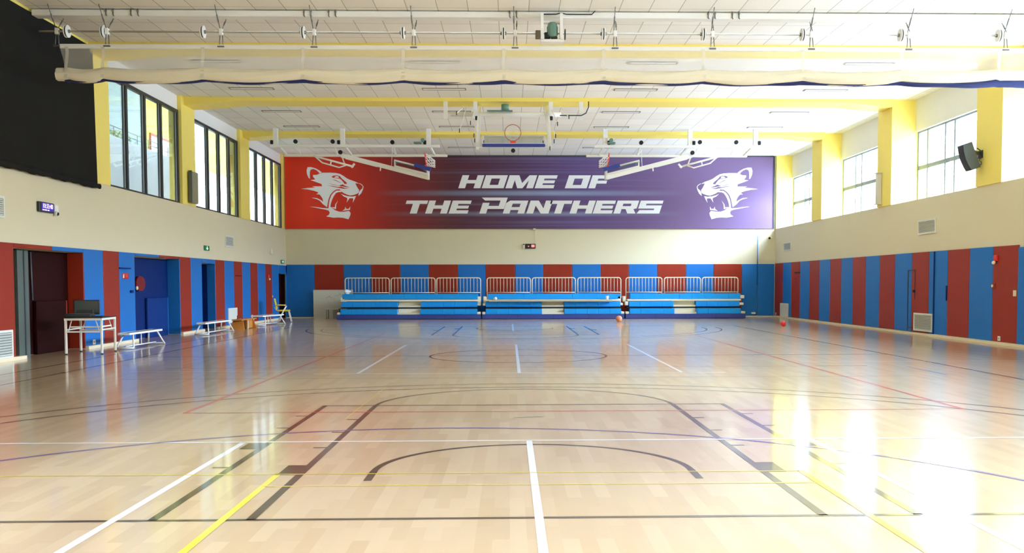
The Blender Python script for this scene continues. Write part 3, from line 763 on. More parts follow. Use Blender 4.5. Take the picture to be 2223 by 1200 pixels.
# whiteboard and small table at the far left corner
t = thing('whiteboard', 'large whiteboard leaning on the far wall left of bleachers', 'whiteboard', (-7.75, 43.1, 0))
OFFW = (-7.75, 43.1, 0)
m = MB(OFFW); m.box(-8.5, -6.85, 43.12, 43.15, 0.02, 1.21); m.build('board_panel', WBOARD, t)
m = MB(OFFW)
for a in ((-8.53, -8.5, 0.0, 1.23), (-6.85, -6.82, 0.0, 1.23)): m.box(a[0], a[1], 43.11, 43.16, a[2], a[3])
for a in ((-8.5, -6.85, 1.21, 1.23), (-8.5, -6.85, 0.0, 0.02)): m.box(a[0], a[1], 43.11, 43.16, a[2], a[3])
m.build('board_edge', IVORY, t)
m = MB(OFFW); rnd = random.Random(11)
for pts in (((-8.0, .86), (-7.86, .93), (-7.78, .90), (-7.72, .86)), ((-7.86, .93), (-7.8, .98)), ((-7.6, .97), (-7.45, .99), (-7.38, 1.05), (-7.3, .98), (-7.1, .97)), ((-7.38, 1.05), (-7.42, 1.12)), ((-7.6, .88), (-7.66, .8))):
    for (x1, z1), (x2, z2) in zip(pts[:-1], pts[1:]): m.bar((x1, 43.117, z1), (x2, 43.117, z2), 0.004, 0.016, up=(0, 0, 1))
m.build('marker_scribble', INK, t)
t = thing('side_table', 'small low grey table in front of the leaning whiteboard', 'table', (-7.48, 42.0, 0))
m = MB(); m.rbox(-0.27, 0.27, -0.25, 0.25, 0.4, 0.44, 0.008, 1); m.build('tabletop', LGREY, t)
for sx in (-1, 1):
    for sy in (-1, 1):
        m = MB(); m.box(sx*0.24-0.02, sx*0.24+0.02, sy*0.22-0.02, sy*0.22+0.02, 0, 0.4); m.build('leg', STEEL, t)
m = MB(); m.box(-0.02, 0.25, 0.02, 0.22, 0.02, 0.4); m.build('side_panel', LGREY, t)

# ------------------------------------------------------------------ divider curtain at half court
YD = 20.5
t = thing('support_pipe', 'long white box pipe under the near ceiling carrying the divider curtain', 'pipe', (1, 20.62, 6.93))
m = MB((1, 20.62, 6.93)); m.rbox(-9.68, 11.7, 20.5, 20.78, 6.935, 7.06, 0.02, 2); m.build('pipe_body', WHMET, t)
for x in (-8.1, -7.6, -4.1, -3.6, 0.1, 4.2, 4.7):
    q = MB((1, 20.62, 6.93)); q.tube([(x-0.07, 20.49, 7.07), (x-0.07, 20.49, 6.95), (x-0.05, 20.49, 6.925)], 0.012, 6); q.tube([(x+0.07, 20.49, 7.07), (x+0.07, 20.49, 6.95), (x+0.09, 20.49, 6.925)], 0.012, 6)
    q.sphere((x-0.07, 20.485, 7.03), 0.022, 8, 6); q.sphere((x+0.07, 20.485, 7.03), 0.022, 8, 6)
    q.build('clamp', STEEL, t)
PUL = [-8.97, -8.24, -6.23, -4.2, -2.16, -0.1, 1.96, 4.03, 6.1, 8.16, 10.22]
HAN = [-9.17, -8.16, -5.86, -3.97, -1.94, 0.14, 2.2, 4.22, 6.28, 8.32, 10.36]
t = thing('drive_shaft', 'long thin curtain drive shaft with pulleys beneath the white pipe', 'shaft', (1, YD, 6.63))
OS = (1, YD, 6.63)
m = MB(OS); m.tube([(-9.53, YD, 6.615), (11.3, YD, 6.615)], 0.02, 10); m.build('shaft', pm('pale_grey_shaft', (186, 184, 172), 0.7, spec=0.15), t)
for x in PUL:
    m = MB(OS); m.disc((x-0.022, YD, 6.615), (1, 0, 0), 0.125, 0.022, 28); m.disc((x+0.022, YD, 6.615), (1, 0, 0), 0.125, 0.022, 28); p = m.build('pulley', WHMET, t)
    m = MB(OS); m.disc((x, YD, 6.615), (1, 0, 0), 0.112, 0.024, 24); m.build('belt_wrap', RUBBER, p)
    m = MB(OS); m.disc((x, YD, 6.615), (1, 0, 0), 0.035, 0.12, 14); m.build('hub', STEEL, p)
for i, x in enumerate(HAN):
    lab = 'steel hanger holding the divider curtain, %s from the left' % ORD[i]
    t = thing('curtain_hanger', lab, 'hanger', (x, YD, 6.33), 0, 'hangers of the divider curtain')
    o_ = (x, YD, 6.33)
    for dx, ya, za in ((-0.02, YD-0.32, 7.075), (0.03, YD+0.3, 7.0)):
        m = MB(o_); m.tube([(x+dx, YD, 6.68), (x+dx*1.4, ya, za)], 0.009, 6)
        m.tube([(x+dx*1.1, YD+(ya-YD)*0.3, 6.68+(za-6.68)*0.3), (x+dx*1.3, YD+(ya-YD)*0.6, 6.68+(za-6.68)*0.6)], 0.016, 6); m.build('brace_rod', STEEL, t)
    m = MB(o_); m.rbox(x-0.03, x+0.035, YD-0.05, YD+0.05, 6.55, 6.68, 0.008, 1); m.build('bearing_block', WHMET, t)
    for dx in (-0.035, 0.045):
        m = MB(o_); m.tube([(x+dx*0.6, YD, 6.57), (x+dx, YD-0.02, 6.3)], 0.01, 6); m.build('drop_rod', STEEL, t)
    m = MB(o_); m.rbox(x-0.07, x+0.07, YD-0.05, YD-0.01, 6.3, 6.33, 0.006, 1); m.build('clamp', STEEL, t)
# the curtain: tube, netting, rolled bundle and the blue lower cloth showing under it
t = thing('divider_curtain', 'raised white netting divider curtain with rolled lower edge', 'curtain', (1, YD, 5.6))
OC = (1, YD, 5.6); XA, XB = -9.12, 11.45
m = MB(OC); m.rbox(XA, XB, YD-0.03, YD+0.03, 6.27, 6.362, 0.02, 2); m.build('top_tube', WHMET, t)
def sag(x):
    # 0 at a strap, 1 midway
    for a, b in zip(PUL[:-1], PUL[1:]):
        if a <= x <= b: return math.sin(PI*(x-a)/(b-a))**0.65
    return 0.5
def rise(x): return max(0, (x - 7.6)/3.2)
m = MB(OC)
def nt_(u, v):
    x = XA + u*(XB-XA); xx = x + (0.1*v if u == 0 else 0)
    zt = 6.275; zb = 5.88 + 0.02*rise(x)
    return (xx, YD + 0.03*math.sin(v*PI) + 0.02*math.sin(x*3)*v, zt + (zb-zt)*v - 0.035*sag(x)*v)
m.grid(nt_, 160, 6); m.build('netting', NETTING, t)
m = MB(OC)
def roll(u, v):
    x = XA - 0.06 + u*(XB-XA+0.06); s = sag(x); a = 2*PI*v
    zc = 5.775 - 0.06*s + 0.06*rise(x); rz = 0.125 + 0.012*s - 0.02*rise(x)
    wr = 0.008*math.sin(a*3 + x*1.7) + 0.006*math.sin(a*7 + x*4.3) + 0.005*math.sin(a*11 - x*2)
    return (x, YD + (0.12 + wr)*math.cos(a), zc + (rz + wr)*math.sin(a))
m.grid(roll, 240, 28, True)
r_ = m.build('rolled_bundle', ROLLC, t)
m = MB(OC)
def blue(u, v):
    x = XA + 0.1 + u*(XB-XA-0.1); s = sag(x); a = 2*PI*v
    zc = 5.66 - 0.065*s + 0.008*math.sin(x*5); e = rise(x)
    return (x, YD + 0.05 + 0.1*math.cos(a), zc + (0.022 + 0.035*(1-s)*min(1, max(0, x+9)/9) + 0.045*e)*math.sin(a))
m.grid(blue, 240, 12, True); m.build('lower_cloth', pm('underlit_blue_cloth', (22, 34, 92), 0.8, vary=0.1), t)  # blue darkened in colour for the weak light beneath the roll
for x in PUL:
    m = MB(OC); w_ = 0.032
    m.grid(lambda u, v: (x - w_ + 2*w_*u + 0.01*math.sin(v*9), YD - 0.035 - 0.1*max(0, (v-0.5)*2)**0.7, 6.3 - v*(6.3-5.66)), 2, 14)
    m.build('lifting_strap', STRAP, t)

# winch hung from the ceiling above the curtain
OW = (0.93, 20.35, 6.4)
t = thing('curtain_winch', 'open white winch frame with green motor under the ceiling', 'winch', OW)
m = MB(OW)
for x in (0.69, 1.08): m.box(x-0.03, x+0.03, 20.2, 20.48, 6.42, 6.95)
m.box(0.66, 1.13, 20.2, 20.48, 6.38, 6.43); m.box(0.72, 1.05, 20.3, 20.4, 6.78, 6.82); m.build('winch_frame', WHMET, t)
m = MB(OW); m.tube([(0.9, 20.3, 6.49), (0.9, 20.3, 6.52), (0.9, 20.3, 6.7), (0.9, 20.3, 6.76), (0.9, 20.3, 6.79)], [0.07, 0.1, 0.105, 0.09, 0.06], 16)
for k in range(10):
    a = 2*PI*k/10; m.bar((0.9+0.107*math.cos(a), 20.3+0.107*math.sin(a), 6.53), (0.9+0.107*math.cos(a), 20.3+0.107*math.sin(a), 6.7), 0.012)
m.build('motor', GREENM, t)
m = MB(OW); m.rbox(0.74, 0.86, 20.24, 20.4, 6.47, 6.58, 0.01, 1); m.build('gearbox', RUBBER, t)
m = MB(OW); m.rbox(0.87, 1.0, 20.24, 20.4, 6.44, 6.5, 0.01, 1); m.build('coupling', DARK, t)
m = MB(OW); m.rbox(0.555, 0.655, 20.2, 20.4, 6.47, 6.61, 0.01, 1); m.build('control_box', pm('brown_grey_box', (82, 74, 52), 0.5), t)
m = MB(OW); m.disc((1.16, 20.35, 6.56), (1, 0, 0), 0.11, 0.02, 24); m.build('sprocket', DARK, t)
m = MB((1.2, 20.46, 7.0)); m.tube([(0.72, 20.47, 7.0), (0.98, 20.47, 7.0), (1.05, 20.46, 7.015), (1.12, 20.46, 7.015), (1.2, 20.47, 7.0), (1.72, 20.47, 7.0), (1.78, 20.4, 7.05)], 0.012, 8)
solo('power_cable', m, DARK, 'black cable running along the white pipe above the winch', 'cable')

# ------------------------------------------------------------------ basketball backstops folded up under the ceiling
def ring(m, c, ax, r, rt, n=36):
    ax = Vector(ax).normalized(); u = ax.cross(Vector((0, 0, 1)));
    if u.length < 0.1: u = Vector((1, 0, 0))
    u.normalize(); w_ = ax.cross(u)
    m.tube([Vector(c) + u*r*math.cos(2*PI*k/n) + w_*r*math.sin(2*PI*k/n) for k in range(n)], rt, 8, closed=True)
def netmesh(m, c, ax, up, r0, r1, L, n=12, lv=4, rt=0.006):
    c = Vector(c); ax = Vector(ax).normalized(); u = Vector(up).normalized(); w_ = ax.cross(u)
    def pt(k, l):
        r = r0 + (r1-r0)*l/lv; a = 2*PI*(k + 0.5*(l % 2))/n
        return c + ax*(L*l/lv) + u*r*math.cos(a) + w_*r*math.sin(a)
    for l in range(lv):
        for k in range(n):
            for d in ((0, -1) if l % 2 == 0 else (0, 1)):
                m.tube([pt(k, l), pt(k+d, l+1)], rt, 4, cap=False)
OB = (0.16, 30.0, 5.4)
t = thing('basketball_backstop', 'folded basketball backstop in the middle of the far ceiling', 'backstop', OB, 0, 'folded basketball backstops')
m = MB(OB); m.bar((0.155, 28.74, 5.52), (0.155, 29.8, 5.9), 1.76, 0.015); m.build('backboard', BGLASS, t)
m = MB(OB)
for x in (-0.76, 1.07): m.bar((x, 28.7, 5.51), (x, 29.84, 5.915), 0.045, 0.05)
for y, z in ((28.72, 5.515), (29.82, 5.91)): m.bar((-0.78, y, z), (1.09, y, z), 0.045, 0.05)
m.build('board_frame', WHMET, t)
m = MB(OB); m.rbox(-0.76, 1.06, 28.62, 28.69, 5.425, 5.515, 0.02, 2); m.build('edge_padding', BBLUE, t)
m = MB(OB); ring(m, (0.125, 28.85, 5.86), (0, 1, 0.05), 0.235, 0.012); m.build('rim', pm('rusty_rim', (178, 120, 92), 0.5), t)
m = MB(OB); m.rbox(0.05, 0.21, 28.78, 28.9, 5.53, 5.63, 0.01, 1); m.build('rim_bracket', ORANGE, t)
m = MB(OB); netmesh(m, (0.125, 28.87, 5.86), (0, 1, 0.0), (0, 0, 1), 0.225, 0.1, 0.4, 12, 4, 0.0022); m.build('net', PAPER, t)
m = MB(OB)
for x in (-0.9, 1.2):
    m.bar((x, 28.75, 5.4), (x*0.98, 30.7, 6.98), 0.09, 0.09); m.bar((x*1.02, 28.8, 5.56), (x*0.98, 28.9, 6.35), 0.05, 0.05)
m.bar((-0.95, 28.75, 5.42), (1.25, 28.75, 5.42), 0.02, 0.02)
m.build('mast_frame', WHMET, t)
m = MB(OB); m.tube([(-1.75, 30.2, 6.62), (1.6, 30.2, 6.62)], 0.07, 12); m.build('top_tube', WHMET, t)
for x in (-1.9, -1.0, 1.28, 2.2):
    m = MB(OB); m.box(x-0.06, x+0.06, 30.0, 30.12, 6.45, ZC); m.build('drop_post', WHMET, t)
m = MB(OB); m.disc((0.13, 28.66, 5.32), (0, 1, 0), 0.06, 0.06, 20); m.build('bumper', RUBBER, t)
m = MB(OB); m.tube([(-0.1, 30.1, 6.72), (-0.1, 30.1, 6.9)], 0.12, 14); m.box(-0.65, 0.12, 30.05, 30.2, 6.7, 6.725); m.build('hoist_motor', GREENM, t)
for x in (-0.93, 1.25):
    m = MB(OB); m.rbox(x-0.045, x+0.045, 29.0, 29.1, 6.26, 6.37, 0.01, 1); m.build('end_cap', RUBBER, t)
for x, z in ((-1.1, 6.12), (-1.0, 5.76), (-0.98, 5.62), (1.42, 6.1), (1.36, 5.75), (1.32, 5.6), (1.2, 5.4), (-0.72, 5.56), (1.0, 5.56), (-1.5, 6.4), (-1.42, 5.9), (1.75, 6.3)):
    m = MB(OB); m.rbox(x-0.012, x+0.012, 28.7, 28.74, z-0.06, z+0.06, 0.006, 1); m.build('stop_tab', RUBBER, t)
for x, z in ((-1.1, 6.12), (-1.0, 5.7), (1.42, 6.1), (1.36, 5.68), (1.2, 5.4), (-1.5, 6.4), (-1.42, 5.9), (1.75, 6.3)):
    m = MB(OB); m.bar((x, 28.74, z), (x*0.9, 30.4, 6.9), 0.02); m.build('stay_rod', WHMET, t)
m = MB((2.3, 30.4, 6.6)); m.tube([(1.55, 29.95, 6.55), (2.2, 29.95, 6.55), (2.34, 29.95, 6.62), (2.42, 29.95, 6.8), (2.42, 29.95, 6.97)], 0.016, 8)
solo('power_cable', m, DARK, 'black cable hanging from the yellow beam right of centre', 'cable', None)

def side_backstop(label, mir):
    # built for the left one; mir mirrors it about the court centre line
    def X(x): return x if not mir else 0.62 - x
    OS_ = (X(-5.5), 36.0, 6.4)
    t = thing('basketball_backstop', label, 'backstop', OS_, 0, 'folded basketball backstops')
    p = lambda x, y, z: (X(x), y, z)
    m = MB(OS_); m.rbox(min(X(-8.6), X(-2.5)), max(X(-8.6), X(-2.5)), 35.92, 36.08, 6.41, 6.51, 0.02, 2); m.build('ceiling_tube', WHMET, t)
    m = MB(OS_); m.rbox(min(X(-8.4), X(-2.3)), max(X(-8.4), X(-2.3)), 37.2, 37.34, 6.24, 6.33, 0.02, 2); m.build('ceiling_tube', WHMET, t)
    for x in (-8.4, -6.0, -2.9):
        m = MB(OS_); m.box(X(x)-0.08, X(x)+0.08, 35.93, 36.07, 6.5, ZC); m.bar(p(x, 36.05, 6.55), p(x+0.12, 37.25, 6.3), 0.07); m.build('drop_post', WHMET, t)
        m = MB(OS_); m.rbox(X(x)-0.055-0.13*(-1 if mir else 1), X(x)+0.055-0.13*(-1 if mir else 1), 35.9, 36.0, 6.52, 6.66, 0.02, 2); m.build('end_cap', RUBBER, t)
    # bearings / bumpers
    for x, z in ((-7.66, 6.6), (-6.33, 6.6), (-4.19, 6.58), (-6.06, 6.22)):
        m = MB(OS_); m.disc(p(x, 35.85, z), (0, 1, 0), 0.075, 0.07, 20); b_ = m.build('bumper', RUBBER, t)
        m = MB(OS_); m.bar(p(x, 35.88, z-0.04), p(x+0.08, 36.4, z-0.4), 0.035); m.bar(p(x+0.08, 36.4, z-0.4), p(x-0.12, 36.5, 6.4), 0.02); m.build('bumper_arm', WHMET, b_)
    # main arm with the folded board at its lower end
    m = MB(OS_); m.bar(p(-6.05, 36, 6.13), p(-2.93, 36, 5.33), 0.13, 0.15); m.bar(p(-5.95, 36.5, 6.12), p(-2.95, 36.5, 5.36), 0.05, 0.08); m.build('main_arm', WHMET, t)
    m = MB(OS_); m.bar(p(-5.9, 35.95, 6.0), p(-4.75, 35.95, 5.71), 0.02); m.bar(p(-4.62, 35.9, 5.72), p(-4.64, 35.9, 5.56), 0.04); m.build('brace_rod', WHMET, t)
    m = MB(OS_); m.bar(p(-4.12, 35.95, 5.92), p(-3.4, 35.95, 5.74), 0.4, 0.07); m.bar(p(-4.12, 35.95, 5.72), p(-2.9, 35.95, 5.42), 0.4, 0.07); m.bar(p(-4.1, 35.95, 5.92), p(-4.1, 35.95, 5.7), 0.3, 0.05); m.bar(p(-2.92, 35.95, 5.58), p(-2.92, 35.95, 5.26), 0.3, 0.08)
    m.build('board_frame', WHMET, t)
    m = MB(OS_); m.bar(p(-4.05, 35.9, 5.84), p(-2.95, 35.9, 5.56), 1.0, 0.03, up=(0.25, 0, 1)); m.build('backboard', BGLASS, t)
    m = MB(OS_); m.bar(p(-3.36, 35.4, 5.72), p(-2.78, 35.4, 5.55), 0.1, 0.13); m.build('edge_padding', BBLUE, t)
    m = MB(OS_); ring(m, p(-2.97, 35.6, 5.93), (1 if not mir else -1, 0, 0.12), 0.225, 0.016); m.build('rim', ORANGE, t)
    m = MB(OS_); m.rbox(X(-2.97)-0.05, X(-2.97)+0.05, 35.5, 35.7, 5.6, 5.73, 0.01, 1); m.build('rim_bracket', ORANGE, t)
    m = MB(OS_); netmesh(m, p(-2.96, 35.6, 5.93), (1 if not mir else -1, 0, -0.5), (0, 0, 1), 0.22, 0.12, 0.36, 10, 4, 0.012); m.build('net', PAPER, t)
    # trapezoid stay frame
    m = MB(OS_); A, B = p(-7.05, 35.9, 6.1), p(-5.6, 35.9, 5.71)
    m.tube([A, B], 0.034, 8); m.tube([p(-6.98, 35.9, 6.08), p(-6.72, 35.9, 5.85), p(-6.12, 35.9, 5.68), p(-5.88, 35.9, 5.76)], 0.026, 8); m.tube([p(-6.4, 35.9, 5.92), p(-6.43, 35.9, 5.76)], 0.024, 8)
    m.bar(p(-5.68, 35.9, 5.68), p(-5.56, 35.9, 5.82), 0.09, 0.06); m.build('stay_frame', WHMET, t)
    m = MB(OS_); m.tube([p(-4.2, 35.95, 6.45), p(-4.24, 35.95, 5.72)], 0.01, 6); m.build('hoist_cable', WHMET, t)
    m = MB(OS_); m.disc(p(-3.1, 35.9, 6.66), (0, 1, 0), 0.07, 0.2, 16); m.rbox(X(-3.2)-0.22, X(-3.2)+0.05, 35.8, 36.05, 6.54, 6.6, 0.01, 1); m.build('hoist_motor', GREENM, t)
    return t
side_backstop('folded basketball backstop at left, slanted over the red end of banner', False)
side_backstop('folded basketball backstop at right, slanted over the violet end of banner', True)

# ------------------------------------------------------------------ ceiling light slots
first = None; k = 0
for yi, y in enumerate((25.2, 28.65, 32.37, 35.45, 40.76)):
    for xi, x in enumerate((-7.35, -1.85, 3.68, 9.22)):
        lab = 'recessed ceiling light slot, %s row from the far wall, %s from left' % (ORD[4-yi], ORD[xi])
        if first is None:
            first = thing('ceiling_light', lab, 'ceiling light', (x, y, ZC), 0, 'recessed ceiling light slots')
            m = MB(); m.box(-0.6, 0.6, -0.13, -0.1, -0.018, 0.0); m.box(-0.6, 0.6, 0.1, 0.13, -0.018, 0.0); m.box(-0.63, -0.6, -0.13, 0.13, -0.018, 0.0); m.box(0.6, 0.63, -0.13, 0.13, -0.018, 0.0); m.build('light_frame', SLOT, first)
            m = MB(); m.box(-0.6, 0.6, -0.1, 0.1, -0.012, -0.001); m.build('diffuser', FROST, first)
        else:
            dup(first, (x, y, ZC), 0, lab)

# ------------------------------------------------------------------ vents
def vent(label, axis, c, wid, hgt, n, dark=VENTD):
    """axis: 'L' on the left wall face, 'R' on the right"""
    s = 1 if axis == 'L' else -1
    t = thing('air_vent', label, 'vent', c, 0, 'wall air vents')
    d = 0.02*s; b = 0.045; fr = MB()
    for a in ((-wid/2, wid/2, -hgt/2, -hgt/2+b), (-wid/2, wid/2, hgt/2-b, hgt/2), (-wid/2, -wid/2+b, -hgt/2+b, hgt/2-b), (wid/2-b, wid/2, -hgt/2+b, hgt/2-b)):
        fr.box(0, d*1.6, a[0], a[1], a[2], a[3])
    fr.build('vent_frame', LOUV, t)
    m = MB(); m.box(0, d*0.3, -wid/2+b, wid/2-b, -hgt/2+b, hgt/2-b); m.build('backing', dark, t)
    m = MB(); h = (hgt-2*b)/n
    for i in range(n):
        z = -hgt/2 + b + h*(i+0.5)
        m.bar((d*0.9, -wid/2+b, z), (d*0.9, wid/2-b, z), h*(0.72 if dark is VENTD else 0.93), 0.004, up=(-s*0.75, 0, 0.66) if dark is VENTD else (-s, 0, 0.12)); 
    m.build('louvers', LOUV, t)
    return t
vent('big white floor-level vent on the near red pad, left wall', 'L', (-9.7, 18.85, 0.325), 1.1, 0.55, 9)
vent('white vent high on the beige left wall near the clock', 'L', (XL, 18.75, 2.965), 1.1, 0.42, 8)
vent('white vent high on the beige left wall past the recesses', 'L', (XL, 34.57, 2.96), 1.0, 0.4, 8)
vent('white floor-level vent on the blue left pad behind wooden stool', 'L', (-9.7, 34.7, 0.39), 1.1, 0.52, 14, LOUV)
vent('big white vent high on the beige right wall', 'R', (XR, 27.5, 3.06), 1.16, 0.41, 9)
vent('small white vent high on the right wall near far corner', 'R', (XR, 41.42, 3.03), 1.1, 0.36, 9)
vent('big white floor-level vent on the right wall', 'R', (11.75, 27.57, 0.36), 1.24, 0.51, 11)
vent('white floor-level vent on the right wall near far corner', 'R', (11.75, 41.64, 0.34), 1.18, 0.56, 12, LOUV)

# ------------------------------------------------------------------ clock, signs, small wall fittings
def text_mesh(name, body, size, mat, parent, M):
    cu = bpy.data.curves.new(name, 'FONT'); cu.body = body; cu.size = size; cu.align_x = 'CENTER'; cu.align_y = 'CENTER'; cu.extrude = 0.001
    tmp = bpy.data.objects.new(name + '_tmp', cu); COL.objects.link(tmp)
    dg = bpy.context.evaluated_depsgraph_get(); me = bpy.data.meshes.new_from_object(tmp.evaluated_get(dg))
    bpy.data.objects.remove(tmp); bpy.data.curves.remove(cu)
    me.transform(M); me.materials.clear(); me.materials.append(mat)
    o = bpy.data.objects.new(name, me); COL.objects.link(o); o.parent = parent; return o
# text readable from inside the hall on the left wall (x grows along +y? the reader looks to -x, right hand is +y)
ML = lambda y, z, x=0.03: Matrix(((0, 0, 1, x), (1, 0, 0, y), (0, 1, 0, z), (0, 0, 0, 1)))
MF = lambda x, z, y=-0.03: Matrix(((1, 0, 0, x), (0, 0, -1, y), (0, 1, 0, z), (0, 0, 0, 1)))
t = thing('digital_clock', 'digital clock with violet digits on the beige left wall', 'clock', (XL, 20.97, 3.09))
m = MB(); m.rbox(0, 0.06, -0.33, 0.33, -0.105, 0.105, 0.01, 1); m.build('clock_case', DARK, t)
m = MB(); m.box(0.06, 0.064, -0.24, 0.3, -0.075, 0.085); m.build('display', CLKV, t)
text_mesh('digits', '10:33:40', 0.135, DIGV, t, ML(0.03, 0.022, 0.067))
m = MB()
for y, w_ in ((-0.2, 0.03), (-0.15, 0.02), (-0.1, 0.05), (-0.04, 0.02), (0.02, 0.04), (0.08, 0.015)): m.box(0.064, 0.068, y, y+w_, -0.068, -0.046)
m.build('date_row', DIGV, t)
t = thing('wall_camera', 'small white dome camera beside the digital clock', 'camera', (XL, 21.42, 3.02))
m = MB(); m.rbox(0, 0.05, -0.05, 0.12, 0.0, 0.16, 0.012, 2); m.build('camera_base', WHMET, t)
m = MB(); m.sphere((0.06, -0.02, -0.03), (0.05, 0.05, 0.055), 16, 10); m.build('dome', WHMET, t)
m = MB(); m.sphere((0.085, -0.025, -0.035), (0.034, 0.034, 0.04), 14, 8); m.build('lens', RUBBER, t)
def exit_sign(label, y, z, arrow):
    t = thing('exit_sign', label, 'exit sign', (XL, y, z), 0, 'green exit signs')
    m = MB(); m.rbox(0, 0.04, -0.25, 0.25, -0.08, 0.08, 0.008, 1); m.build('sign_box', GREENS, t)
    m = MB(); pt = lambda a, b: (0.042, a, b)
    if arrow: m.flat([(-0.03, 0.06), (0.03, 0.06), (0.03, 0.0), (0.12, 0.0), (0.0, -0.065), (-0.12, 0.0), (-0.03, 0.0)], [], pt)
    else: m.flat([(-0.14, 0.02), (0.0, 0.02), (0.0, 0.06), (0.14, 0.0), (0.0, -0.06), (0.0, -0.02), (-0.14, -0.02)], [], pt)
    m.build('arrow', SIGNW, t)
exit_sign('green exit sign with down arrow above the narrow blue doorway', 31.97, 2.64, True)
exit_sign('green exit sign in the far left corner above the red door', 42.55, 2.44, False)
m = MB((XL, 40.6, 2.82)); m.rbox(XL, XL+0.05, 40.46, 40.74, 2.71, 2.93, 0.01, 1); solo('wall_box', m, IVORY, 'small ivory box on the left beige wall near corner', 'box')
t = thing('fire_sign', 'small red fire equipment sign on the blue pad, left wall', 'sign', (-9.7, 25.14, 1.69))
m = MB(); m.rbox(0, 0.012, -0.2, 0.2, -0.075, 0.075, 0.004, 1); m.build('sign_plate', pm('sign_red', (170, 24, 30), 0.4), t)
m = MB(); m.flat([(-0.17, -0.05), (-0.09, -0.05), (-0.09, 0.03), (-0.12, 0.055), (-0.15, 0.03)], [], lambda a, b: (0.014, a, b)); m.build('pictogram', WHMET, t)
text_mesh('lettering', '10', 0.13, ORTEXT, t, ML(0.06, 0.0, 0.014))
m = MB((-9.69, 25.1, 1.885)); m.box(-9.7, -9.66, 24.75, 25.44, 1.868, 1.9); solo('door_closer', m, DBLUE, 'thin dark blue bar above the fire sign', 'door closer', 'door closer bars')
m = MB((-9.69, 25.5, 1.29)); m.rbox(-9.7, -9.66, 25.44, 25.6, 1.26, 1.33, 0.006, 1); solo('door_latch', m, DBLUE, 'small dark blue latch at the edge of the blue recess', 'latch')
m = MB((-9.69, 35.5, 1.7)); m.box(-9.7, -9.67, 35.15, 35.85, 1.77, 1.795); solo('door_closer', m, DRED, 'thin dark bar high on the red pad behind wooden stool', 'door closer', 'door closer bars')
for y, z, lab in ((23.19, 0.135, 'white socket low on the blue pad behind the table'), (37.33, 0.27, 'white socket low on the left wall beside the slatted bench')):
    t = thing('wall_socket', lab, 'socket', (-9.7, y, z), 0, 'wall sockets')
    m = MB(); m.rbox(0, 0.012, -0.07, 0.07, -0.055, 0.055, 0.004, 1); m.build('plate', WHMET, t)
    m = MB(); m.box(0.012, 0.014, -0.03, 0.03, -0.025, 0.02); m.build('outlet', LGREY, t)
for y, z, lab in ((23.24, 0.14, 'white socket low on the near red pad, right wall'), (43.0, 0.14, 'white socket low in the far right corner')):
    t = thing('wall_socket', lab, 'socket', (11.75 if y < 40 else 11.75, y, z), 0, 'wall sockets')
    m = MB(); m.rbox(-0.012, 0, -0.06, 0.06, -0.055, 0.055, 0.004, 1); m.build('plate', WHMET, t)
    m = MB(); m.box(-0.014, -0.012, -0.03, 0.03, -0.025, 0.02); m.build('outlet', LGREY, t)
t = thing('light_switch', 'ivory light switch on the near red pad, right wall', 'switch', (11.75, 22.55, 1.23))
m = MB(); m.rbox(-0.014, 0, -0.07, 0.07, -0.07, 0.07, 0.004, 1); m.build('plate', CREAM, t)
m = MB(); m.box(-0.02, -0.014, -0.025, 0.025, -0.04, 0.04); m.build('rocker', CREAM, t)
def alarm(label, x, y, z, s):
    t = thing('fire_alarm', label, 'alarm', (x, y, z), 0, 'red fire alarms')
    m = MB(); m.rbox(0, s*0.05, -0.1, 0.06, 0.0, 0.14, 0.01, 1); m.build('alarm_body', REDP, t)
    m = MB(); m.sphere((s*0.05, 0.03, -0.04), (0.045, 0.06, 0.045), 14, 8); m.build('strobe', CREAM, t)
alarm('red fire alarm high on the near red pad, right wall', 11.75, 23.45, 2.0, -1)
alarm('red fire alarm on the red pad, left wall near corner', -9.7, 39.9, 1.72, 1)
def button(label, x, y, z, s):
    t = thing('call_button', label, 'button', (x, y, z), 0, 'wall call buttons')
    m = MB(); m.rbox(0, s*0.03, -0.07, 0.07, -0.06, 0.06, 0.008, 1); m.build('button_box', PRED, t)
    m = MB(); m.disc((s*0.035, 0.02, 0), (1, 0, 0), 0.035, 0.02, 14); m.build('button_face', CREAM, t)
button('small call button under the fire alarm, right wall', 11.75, 23.54, 1.4, -1)
button('small call button beside the far red pad, left wall', -9.7, 40.45, 0.98, 1)
# hidden doors in the right pads: outline, closer and handle
t = bpy.data.objects.new('door_5', None); COL.objects.link(t); t.location = (11.75, 28.3, 0); t['kind'] = 'structure'
m = MB(); m.box(-0.012, 0.0, 0.36, 0.4, 0.08, 1.85); m.box(-0.012, 0, -0.13, 0.4, 1.83, 1.86); m.box(-0.012, 0, 0.0, 0.4, 0.16, 0.19); m.box(-0.012, 0, -0.11, -0.09, 1.0, 1.83); m.build('door_outline', DARK, t)
m = MB(); m.rbox(-0.06, 0, -0.14, -0.06, 1.2, 1.28, 0.01, 1); m.build('door_handle', RUBBER, t)
t = bpy.data.objects.new('door_6', None); COL.objects.link(t); t.location = (11.75, 40.0, 0); t['kind'] = 'structure'
m = MB(); m.box(-0.05, 0, -0.55, 0.1, 1.88, 1.93); m.build('door_closer', RUBBER, t)
m = MB(); m.rbox(-0.03, 0, 0.05, 0.13, 1.62, 1.7, 0.01, 1); m.build('door_sign', PRED, t)
t = bpy.data.objects.new('door_7', None); COL.objects.link(t); t.location = (11.75, 26.9, 0); t['kind'] = 'structure'
m = MB(); m.box(-0.02, 0, -0.03, 0.03, 0.06, 2.34); m.build('door_outline', DBLUE, t)
